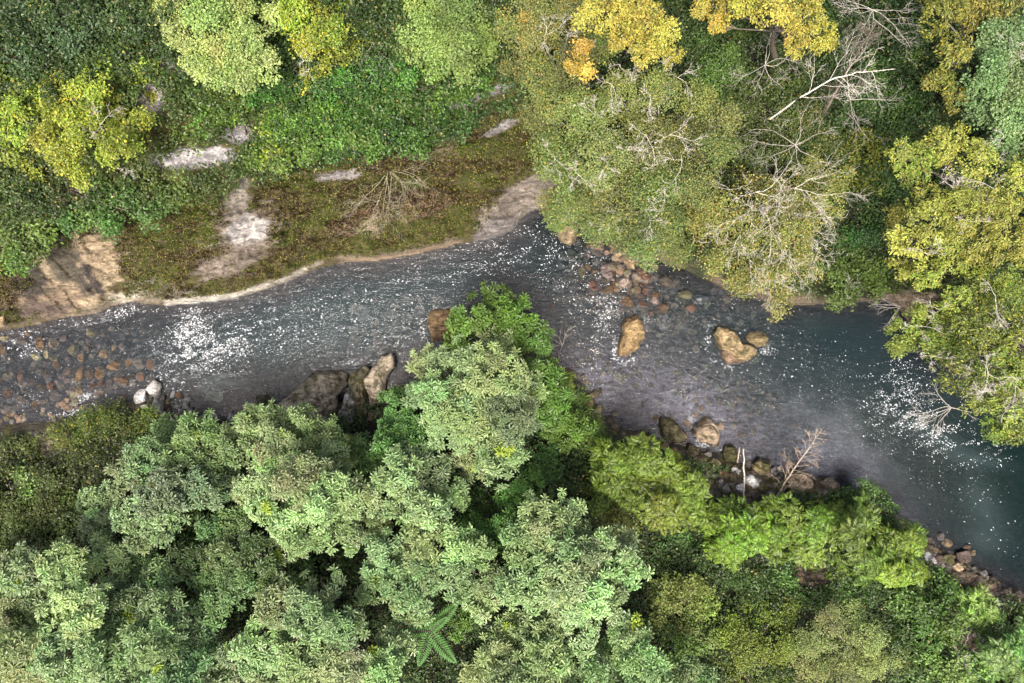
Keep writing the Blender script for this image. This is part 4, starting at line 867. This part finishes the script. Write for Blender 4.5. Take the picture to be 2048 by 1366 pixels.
boulder('boulder', 'green mossy stone just left of the leaning grey pole', [(1440,905),(1452,888),(1468,890),(1478,915),(1470,930),(1448,928)], .1, .7, (.15,.14,.07), .75)
boulder('boulder', 'mossy wedge-shaped stone right of the leaning grey pole', [(1496,925),(1520,915),(1544,920),(1540,945),(1520,955),(1500,945)], .1, .6, (.24,.19,.10), .5)
boulder('boulder', 'rounded tan-topped boulder under the dead fir branches', [(1560,950),(1578,938),(1600,938),(1625,945),(1628,975),(1605,990),(1578,985),(1564,970)], .25, .8, (.34,.25,.17), .45, 8, .13)
boulder('boulder', 'dark brown boulder left of the mossy olive boulder, under bright leaves', [(1258,880),(1266,862),(1286,857),(1298,870),(1296,892),(1268,898)], .0, .6, (.19,.14,.085), .25)
boulder('boulder', 'brown ledge stone below the midstream shallows, at the tip of the south bank', [(1168,790),(1190,778),(1208,772),(1208,786),(1190,798),(1172,802)], .0, .35, (.22,.17,.10), .3)
boulder('boulder', 'olive brown stone at the bend of the south bank', [(1200,850),(1214,838),(1232,846),(1240,864),(1226,880),(1206,876)], .05, .55, (.20,.17,.09), .35)
boulder('boulder', 'upright brown stone next to the olive brown stone at the bend', [(1232,872),(1240,856),(1252,860),(1254,880),(1240,888)], .05, .5, (.19,.15,.09), .3)
boulder('boulder', 'dark brown mossy stone below the white rapid', [(1360,900),(1378,886),(1400,898),(1404,915),(1380,920),(1362,914)], .1, .5, (.16,.12,.075), .5)

boulder('boulder', 'mossy brown boulder right below the white rapid, nearest the vivid green tree', [(1405,925),(1420,912),(1442,920),(1446,942),(1428,952),(1408,944)], .35, .6, (.19, .15, .10), .5)
boulder('boulder', 'whitish weathered boulder at the foot of the leaning grey pole', [(1492,962),(1508,950),(1524,958),(1526,976),(1508,986),(1494,978)], .4, .5, (.34, .33, .315), .2)
boulder('boulder', 'dark reddish boulder between the mossy stones and the leaning grey pole', [(1450,945),(1466,938),(1476,948),(1474,966),(1456,968)], .35, .5, (.16, .105, .08), .3)
boulder('boulder', 'brown boulder half under the dark waterside bush', [(1640,962),(1658,952),(1678,962),(1682,982),(1660,990),(1642,982)], .15, .5, (.18, .15, .11), .3)
boulder('boulder', 'olive mossy boulder left of the rounded tan-topped one', [(1526,960),(1542,950),(1556,956),(1556,976),(1540,984),(1528,976)], .35, .5, (.20, .18, .11), .6)
boulder('boulder', 'low wet brown boulder in the dark water under the lower birch', [(1176,486),(1192,474),(1208,482),(1208,504),(1190,512),(1176,502)], -.1, .45, (.20, .15, .11), .1)
boulder('boulder', 'pinkish-faced boulder in the middle of the reddish stone bed', [(1232,560),(1246,550),(1258,556),(1258,572),(1244,580),(1232,572)], -.05, .4, (.44, .35, .30), .05)
boulder('boulder', 'dark wet boulder at the right end of the reddish stone bed', [(1316,556),(1332,546),(1346,554),(1344,574),(1328,580),(1316,570)], -.1, .4, (.13, .11, .09), .1)
# smaller stones: one prototype per shape, the rest are copies with their own colour, size and turn
SHAPES = []
for i in range(9):
    P, F = rock_shape(3 if i % 3 else 4, 900+i, 15, .16, .42, .80); SHAPES.append((P, F))
PROTO = []
for P, F in SHAPES:
    me_o = mesh_from('stone', P, F, M_ROCK, smooth=True); PROTO.append(me_o.data); bpy.data.objects.remove(me_o)
CN = {'tan': (.34,.25,.15), 'brown': (.22,.14,.085), 'orange': (.36,.22,.11), 'red': (.24,.135,.095), 'grey': (.20,.18,.165), 'olive': (.24,.22,.12), 'white': (.47,.46,.44), 'pink': (.44,.35,.31), 'dark': (.11,.085,.07), 'yellow': (.50,.44,.26), 'moss': (.15, .14, .07)}
CW = {'tan': 'tan', 'brown': 'brown', 'orange': 'orange-brown', 'red': 'reddish', 'grey': 'grey', 'olive': 'olive', 'white': 'whitish', 'pink': 'pinkish', 'dark': 'dark', 'yellow': 'yellowish', 'moss': 'mossy'}
stones = []   # (zone, colour, u, v, rx, ry, sunk)
Z1 = [(560,640,30,28,'olive'),(248,700,32,38,'brown'),(322,705,36,36,'tan'),(440,735,28,40,'olive'),(520,730,25,22,'dark'),(605,715,30,30,'grey'),(688,718,22,26,'tan'),(640,765,36,30,'tan'),(492,775,24,30,'tan'),(282,760,20,25,'yellow'),(222,780,32,25,'yellow'),(330,790,25,20,'olive'),(345,830,24,30,'brown'),(55,790,25,18,'tan'),(20,840,35,30,'grey'),(120,690,50,30,'grey'),(385,665,40,24,'grey'),(20,735,30,30,'brown'),(128,885,22,36,'red'),(240,865,30,22,'tan'),(410,865,38,45,'brown'),(485,875,34,58,'orange'),(540,890,24,38,'brown'),(605,868,36,36,'orange'),(690,835,45,38,'orange'),(770,818,22,26,'orange'),(835,820,38,40,'grey'),(905,825,24,28,'red'),(845,895,28,25,'red'),(903,900,32,30,'red'),(610,935,32,30,'red'),(665,940,25,25,'grey'),(735,930,40,30,'brown'),(745,1015,25,28,'red'),(305,965,24,36,'red'),(480,975,24,30,'tan'),(560,955,22,22,'brown'),(370,950,30,30,'grey'),(165,940,40,32,'grey'),(50,1000,24,36,'red'),(155,975,28,18,'tan'),(250,970,34,30,'dark'),(340,1020,34,34,'grey'),(130,1045,34,34,'grey'),(215,1065,20,24,'brown'),(70,1110,34,20,'tan'),(60,895,40,30,'grey'),(200,925,30,24,'dark'),(740,720,26,26,'grey'),(550,780,18,22,'grey'),(5,560,40,50,'tan'),(15,915,28,22,'dark'),(270,1080,26,22,'grey'),(410,1035,24,20,'dark'),(775,900,24,20,'dark'),(300,880,24,20,'dark'),(90,745,30,18,'dark'),(700,905,18,20,'brown')]
for x, y, a, b, c in Z1: stones.append(('left riffle', c, x/3, 455+y/3, a/3, b/3, -.04))
Zw = [(850,1010,50,45),(922,970,36,46),(945,1085,40,52),(1040,1000,18,25),(1008,1047,14,14),(1060,1072,20,14),(1115,1067,18,18),(1122,1035,22,16),(985,1130,22,20),(1032,1165,20,18),(1140,1100,26,22),(1285,1130,32,24),(1215,1145,22,25),(1385,1140,18,28),(870,1075,18,14),(1060,1130,16,18)]
for x, y, a, b in Zw: stones.append(('white stone heap', 'white' if a > 17 else 'tan', x/3, 455+y/3, a/3, b/3, .18))
for x, y, a, b, c in [(975,1025,24,20,'grey'),(1075,1010,20,18,'brown'),(990,1075,18,16,'brown'),(1090,1120,22,20,'grey'),(1010,1100,16,14,'tan'),(1170,1150,22,18,'brown'),(1060,1175,20,16,'grey'),(940,1130,16,12,'orange'),(1330,1150,24,20,'grey')]: stones.append(('white stone heap', c, x/3, 455+y/3, a/3, b/3, .1))
Z2 = [(470,95,40,30,'brown'),(505,150,45,38,'grey'),(455,240,20,20,'brown'),(420,270,20,28,'olive'),(565,265,35,35,'pink'),(618,270,26,22,'brown'),(490,270,25,15,'brown'),(660,320,42,34,'pink'),(785,305,40,28,'red'),(795,345,26,18,'red'),(490,350,32,25,'red'),(570,380,40,28,'brown'),(695,355,20,14,'red'),(745,385,22,26,'brown'),(798,385,20,16,'red'),(712,395,18,18,'brown'),(765,420,34,20,'dark'),(695,455,42,32,'brown'),(858,445,30,24,'pink'),(785,460,28,16,'brown'),(850,410,34,20,'brown'),(910,320,40,34,'dark'),(890,490,40,25,'brown'),(830,515,20,20,'red'),(1070,490,30,25,'red'),(1025,415,42,28,'olive'),(1128,435,38,22,'white'),(620,225,30,22,'dark'),(540,325,24,18,'dark'),(650,395,24,20,'dark'),(740,345,20,16,'dark'),(770,265,26,20,'brown'),(610,345,18,14,'brown')]
for x, y, a, b, c in Z2: stones.append(('reddish stone bed', c, 1024+x/3, 455+y/3, a/3, b/3, -.02))
Z3 = [(1010,540,48,35,'brown'),(1085,630,22,14,'tan'),(1090,540,30,24,'dark'),(330,425,30,28,'tan'),(405,425,34,30,'tan'),(238,490,20,36,'red'),(290,590,20,25,'brown'),(440,640,50,100,'grey'),(628,895,25,22,'yellow'),(675,895,30,22,'yellow'),(592,862,20,18,'yellow'),(740,860,18,16,'olive'),(858,903,14,14,'tan'),(880,648,18,8,'yellow'),(985,995,24,20,'grey'),(740,945,25,14,'tan'),(1210,945,20,16,'grey'),(1510,1065,22,20,'yellow'),(1290,1030,30,25,'grey'),(1450,965,50,25,'brown'),(660,920,20,16,'yellow'),(960,560,26,18,'dark'),(1060,590,24,18,'dark'),(480,500,26,18,'tan')]
for x, y, a, b, c in Z3: stones.append(('midstream shallows', c, 1024+x/3, 455+y/3, a/3, b/3, -.2))
Z5 = [(815,638,10,14),(798,645,12,18),(816,682,14,10),(835,680,12,12),(862,665,10,10),(600,745,14,16),(575,765,12,20),(555,745,12,12),(625,728,16,10),(700,728,18,10),(660,728,14,8),(585,735,9,12),(700,590,14,12),(795,665,16,14)]
for x, y, a, b in Z5: stones.append(('deep green pool', 'grey', x, y, a, b, -.45))
Z4 = [(1297,870,5,6,'dark'),(1294,879,7,6,'white'),(1330,892,10,7,'brown'),(1346,902,12,8,'brown'),(1470,945,9,8,'white'),(1500,965,15,13,'white'),(1480,975,10,8,'white'),(1450,978,9,8,'grey'),(1445,945,12,10,'brown'),(1425,930,14,11,'brown'),(1430,950,12,8,'grey'),(1462,958,11,9,'moss'),(1522,975,12,10,'moss'),(1545,945,8,10,'white'),(1558,938,5,6,'white'),(1538,990,10,8,'grey'),(1415,965,9,8,'dark'),(1440,965,7,10,'grey'),(1505,990,11,8,'dark'),(1400,920,10,8,'brown'),(1418,910,8,7,'grey'),(1640,962,13,11,'dark'),(1660,975,11,9,'brown'),(1652,990,9,8,'grey'),(1675,980,12,10,'moss'),(1518,930,8,6,'grey'),(1590,1000,10,8,'grey'),(1575,1010,8,7,'white'),(1100,748,9,10,'brown'),(1095,700,7,14,'tan'),(1130,745,12,7,'brown'),(1150,748,6,7,'tan'),(1178,808,10,10,'brown'),(1195,822,11,13,'olive')]
for x, y, a, b, c in Z4: stones.append(('mossy south shore', c, x, y, a, b, .2))
Z6 = [(1858,1080,9,6,'dark'),(1880,1072,8,9,'grey'),(1895,1085,12,7,'tan'),(1850,1112,9,10,'white'),(1862,1122,11,8,'white'),(1880,1130,9,7,'grey'),(1895,1118,12,9,'moss'),(1925,1112,16,12,'dark'),(1915,1135,10,8,'tan'),(1945,1140,12,9,'grey'),(1965,1150,11,8,'grey'),(1985,1160,9,7,'dark'),(2008,1205,6,13,'grey'),(1995,1205,7,8,'white'),(1935,1160,10,8,'brown'),(1970,1180,10,9,'brown'),(1905,1155,14,10,'moss'),(2010,1185,10,7,'dark'),(2035,1190,12,8,'dark'),(1925,1245,8,7,'pink'),(1938,1258,8,8,'grey'),(1918,1258,8,7,'brown'),(1948,1272,7,7,'pink'),(2000,1250,9,8,'pink'),(1828,1162,6,6,'white'),(1945,1105,6,7,'tan'),(1932,1095,7,6,'brown')]
for x, y, a, b, c in Z6: stones.append(('stony right-hand spit', c, x, y, a, b, .1))
def gravel(name, specs, acc, mul=1.0):
    P0, F0 = ico(2); vs, fs, cs, n0 = [], [], [], 0
    pal = np.array([CN[k] for k in ('brown', 'grey', 'tan', 'red', 'dark', 'olive', 'grey', 'brown')])
    for cu, cv, su, sv, rot, n, r0, r1 in specs:
        a = rng.uniform(-1.6, 1.6, n)*su; b = rng.uniform(-1.6, 1.6, n)*sv; c, q = math.cos(math.radians(rot)), math.sin(math.radians(rot))
        u_ = cu+a*c-b*q; v_ = cv+a*q+b*c; h_, s_, _ = terrain_fields(u_, v_); ok = acc(s_)
        for x, y, h in zip(u_[ok], v_[ok], h_[ok]):
            r = rng.uniform(r0, r1)*PX; sc = r*rng.uniform(.7, 1.3, 3)*np.array([1, 1, .7])
            p = P0*(1+.35*(noise3(P0*1.6+rng.random(3)*40, 5)-.5))[:, None]*sc; t = rng.random()*6.28
            p = np.stack([p[:, 0]*math.cos(t)-p[:, 1]*math.sin(t), p[:, 0]*math.sin(t)+p[:, 1]*math.cos(t), p[:, 2]], -1)
            vs.append(p+wp(x, y, h+sc[2]*.15)); fs.append(F0+n0); n0 += len(P0)
            cs.append(np.tile((pal[rng.integers(len(pal))]*.6+.4*np.array([.16, .14, .12]))*rng.uniform(.5, 1.2)*mul, (len(P0), 1)))
    o = mesh_from(name, np.concatenate(vs), np.concatenate(fs), M_TERR, np.concatenate(cs), smooth=True, attrs={'mossy': np.full(n0, .45 if name == 'bank_rubble' else .0)}); tag(o, kind='stuff')
gravel('riverbed_cobbles', [(150,750,110,60,0,150,3,8),(1240,580,70,40,20,160,4,9),(1330,790,130,60,15,110,3,8),(1480,830,100,40,20,140,3,6),(1400,640,90,40,10,70,4,9),(800,660,60,40,0,90,6,14),(630,750,80,20,-10,70,7,14),(1120,640,40,60,0,60,4,9)], lambda q: q < -3, .75)
gravel('bank_rubble', [(1490,975,70,26,10,260,3,8),(1900,1120,45,26,30,260,2.5,7),(1965,1175,40,20,40,180,2.5,7),(360,825,40,22,10,120,3,8),(1930,1262,12,22,-30,90,2.5,6),(1625,1140,22,20,20,70,2.5,6),(1220,860,30,14,40,60,3,7),(120,885,40,12,-10,60,4,9),(1640,985,40,14,20,70,3,7)], lambda q: q > -6, .62)
gravel('stream_stones', [(1225,560,60,40,25,120,4,10),(1300,600,50,30,20,50,4,9),(1160,520,30,20,0,30,5,10),(60,800,60,25,0,60,5,9)], lambda q: q < 20, .8)
ORD = ['first', 'second', 'third', 'fourth', 'fifth', 'sixth', 'seventh', 'eighth', 'ninth', 'tenth', 'eleventh', 'twelfth', 'thirteenth', 'fourteenth', 'fifteenth', 'sixteenth']
def size_word(z, r):
    lim = sorted(max(s[4], s[5]) for s in stones if s[0] == z); return 'small' if r < lim[len(lim)//3] else ('big' if r > lim[2*len(lim)//3] else 'middling')
keyed = {}
for s in stones: keyed.setdefault((s[0], s[1], size_word(s[0], max(s[4], s[5]))), []).append(s)
WHERE = {'left riffle': 'in the left-hand riffle', 'white stone heap': 'on the whitish stone heap', 'reddish stone bed': 'in the reddish stone bed below the birch', 'midstream shallows': 'under the midstream shallows', 'deep green pool': 'sunk in the foam-flecked green pool', 'mossy south shore': 'on the mossy south shore', 'stony right-hand spit': 'on the stony spit at lower right'}
for (z, c, w), lst in keyed.items():
    lst.sort(key=lambda s: s[2])
    for i, (_, _, su, sv, rx, ry, sink) in enumerate(lst):
        lab = '%s %s stone %s' % (w, CW[c], WHERE[z])
        if len(lst) > 1: lab += ', ' + ('leftmost of its kind' if i == 0 else 'rightmost of its kind' if i == len(lst)-1 else ORD[i]+' from left')
        hg, _, _ = terrain_fields(np.array([su]), np.array([sv])); hg = float(hg[0])
        k = PX*(1.3 if z in ('white stone heap', 'reddish stone bed') else 1.15); a, b = rx*k*1.08, ry*k*1.08; hz = min(a, b)*.75
        if hg < 0:   # in the river: tops just under or just over the surface
            zc = (sink*.5-hz*.5) if sink > -.3 else sink-hz*.3
            if z == 'midstream shallows': zc = -hz-.02
            if z in ('white stone heap', 'mossy south shore', 'stony right-hand spit'): zc = hz*.15
        else: zc = hg+hz*.25
        me = PROTO[rng.integers(len(PROTO))]
        o = bpy.data.objects.new('stone', me); COL.objects.link(o); o.location = wp(su, sv, zc)
        o.rotation_euler = (rng.normal(0, .15), rng.normal(0, .15), 0); o.scale = (a*1.1, b*1.1, hz*1.1)
        cc = (1.1 if z in ('left riffle', 'reddish stone bed') else 1.0)*np.array(CN[c])*(1+rng.normal(0, .10))*(1+rng.normal(0, .02, 3)); o.color = (*cc, {'moss': .7, 'olive': .3, 'brown': .15, 'dark': .3}.get(c, .05))
        tag(o, lab, 'stone', 'stones '+WHERE[z])

# ------------------------------------------------------------------ ground cover
def zone_color(u, v):
    """leaf colour of the low plants, patch by patch"""
    n = len(u); c = np.tile(np.array([.05, .095, .025]), (n, 1))
    for cu, cv, su, sv, rot, cc in [(60,1020,140,110,0,(.08,.12,.03)),(150,930,140,60,0,(.06,.08,.018)),(700,250,260,90,0,(.045,.12,.022)),(250,330,200,100,0,(.10,.14,.03)),(100,450,120,100,0,(.06,.10,.028)),
                                    (1600,260,190,120,0,(.07,.095,.025)),(1560,450,190,150,0,(.075,.10,.028)),(1760,250,110,200,0,(.04,.095,.025)),(1850,600,150,60,0,(.06,.10,.02)),(1400,1200,130,130,0,(.04,.075,.02)),
                                    (1700,1180,200,60,0,(.04,.08,.02)),(1500,1300,150,80,0,(.05,.08,.016)),(1950,1330,120,60,0,(.09,.165,.045)),(1050,930,160,90,0,(.04,.085,.022)),(1650,1270,200,80,0,(.04,.075,.018))]:
        g = gauss(u, v, cu, cv, su, sv, rot)[:, None]; c = c*(1-g)+np.array(cc)*g
    return c
def cover(name, n, box, style, size, colf, accept, lift, mat, jit=.2, alt=None, altp=0):
    u = rng.uniform(box[0], box[1], n); v = rng.uniform(box[2], box[3], n)
    h, s, no_ = terrain_fields(u, v); ok = accept(u, v, h, s, no_)
    u, v, h = u[ok], v[ok], h[ok]
    bump = fbm(u/24, v/24, 61, 3)
    z = h+lift*(bump*1.6)*(.4+.6*rng.random(len(u)))
    P = wp(u, v, z); P2 = P.copy()
    lv = Leaves(); m = len(u); c = colf(u, v)*LEAFGAIN*(.12+.95*fbm(u/30, v/30, 71)[:, None])
    lv.add(style, P2, np.array([0, 0, 1.0])+rng.normal(0, .35, (m, 3)), size*rng.uniform(.7, 1.25, m), c, jit, alt, altp)
    o = lv.build(name, mat); tag(o, kind='stuff'); return o
def on_cliff(u, v, s, no_): return no_ & (s < 205) & (u < 1085)
def bare_rock(u, v):
    m = np.zeros(len(u))
    for a in [(150,555,75,60,10),(95,600,60,30,0),(190,510,34,45,10),(490,460,44,34,-20),(478,400,20,40,15),(460,525,75,20,-22),(385,318,75,18,-6),(480,265,26,18,5),(300,205,20,34,10),(320,130,18,12,0),(670,352,36,8,-4),(960,190,60,10,-18),(1005,255,40,8,-25),(1045,405,90,34,-38),(450,598,110,9,-9),(1900,1120,60,24,30),(1965,1170,50,25,40),(1930,1260,24,34,-30),(1625,1140,34,30,20),(1490,985,80,30,10),(110,885,60,16,-10),(1820,600,60,14,0)]:
        m = np.maximum(m, gauss(u, v, *a[:4], a[4]))
    return m
BOX = (-120, 2170, -120, 1500)
cover('undergrowth', 46000, BOX, 'spray', .36, zone_color, lambda u, v, h, s, no_: (s > 22) & ~on_cliff(u, v, s, no_) & (bare_rock(u, v)+(fbm(u/15, v/15, 66)-.5)*.5 < .5) & (fbm(u/17, v/17, 68, 3) > .35), 1.15, M_LEAF, .22, [(.20, .18, .05)], .03)
out_ = lambda u, v: (u < BOX[0]) | (u > BOX[1]) | (v < BOX[2]) | (v > BOX[3])
cover('valley_undergrowth', 60000, (-800, 2900, -700, 2050), 'spray', .6, zone_color, lambda u, v, h, s, no_: (s > 22) & out_(u, v), 1.6, M_LEAF, .22, [(.20, .18, .05)], .03)
def moss_col(u, v):
    t = fbm(u/55+v/130, v/30, 81)[:, None]; t = sstep(.38, .62, t)
    return np.array([.036, .026, .013])*(1-t)+np.array([.055, .085, .014])*t
cover('moss', 60000, (-100, 1110, 130, 680), 'tuft', .16, moss_col, lambda u, v, h, s, no_: on_cliff(u, v, s, no_) & (s > 14) & (bare_rock(u, v)+(fbm(u/15, v/15, 66)-.5)*.6 < .48), .10, M_MOSS, .25, [(.20, .20, .04), (.14, .085, .05)], .22)

# ------------------------------------------------------------------ camera, sun, sky
cam = bpy.data.cameras.new('camera'); co = bpy.data.objects.new('camera', cam); COL.objects.link(co)
co.location = (0, 0, CAM); co.rotation_euler = (0, 0, 0)
cam.sensor_width = 36; cam.lens = 36*CAM/60; cam.clip_end = 1000; cam.clip_start = .5
scene.camera = co
SUN_EL, SUN_AZ = 65, -168          # azimuth from north (+y), clockwise
sl = bpy.data.lights.new('sun', 'SUN'); sl.energy = 2.1; sl.angle = math.radians(15); sl.color = (1, .95, .86)
so = bpy.data.objects.new('sun', sl); COL.objects.link(so)
so.rotation_euler = (math.radians(90-SUN_EL), 0, math.radians(180-SUN_AZ))
w = bpy.data.worlds.new('World'); scene.world = w; w.use_nodes = True
nt = w.node_tree; nt.nodes.clear()
sky = nt.nodes.new('ShaderNodeTexSky'); sky.sky_type = 'NISHITA'; sky.sun_disc = False
sky.sun_elevation = math.radians(SUN_EL); sky.sun_rotation = math.radians(SUN_AZ); sky.air_density = .8; sky.dust_density = 8.0; sky.ozone_density = .3
bg = nt.nodes.new('ShaderNodeBackground'); bg.inputs[1].default_value = .14
wo = nt.nodes.new('ShaderNodeOutputWorld'); nt.links.new(sky.outputs[0], bg.inputs[0]); nt.links.new(bg.outputs[0], wo.inputs[0])
scene.render.engine = 'CYCLES'
scene.cycles.max_bounces = 6; scene.cycles.diffuse_bounces = 3; scene.cycles.glossy_bounces = 2; scene.cycles.transmission_bounces = 3; scene.cycles.transparent_max_bounces = 6
scene.view_settings.view_transform = 'Standard'; scene.view_settings.look = 'None'; scene.view_settings.exposure = 1.45; scene.view_settings.gamma = 1
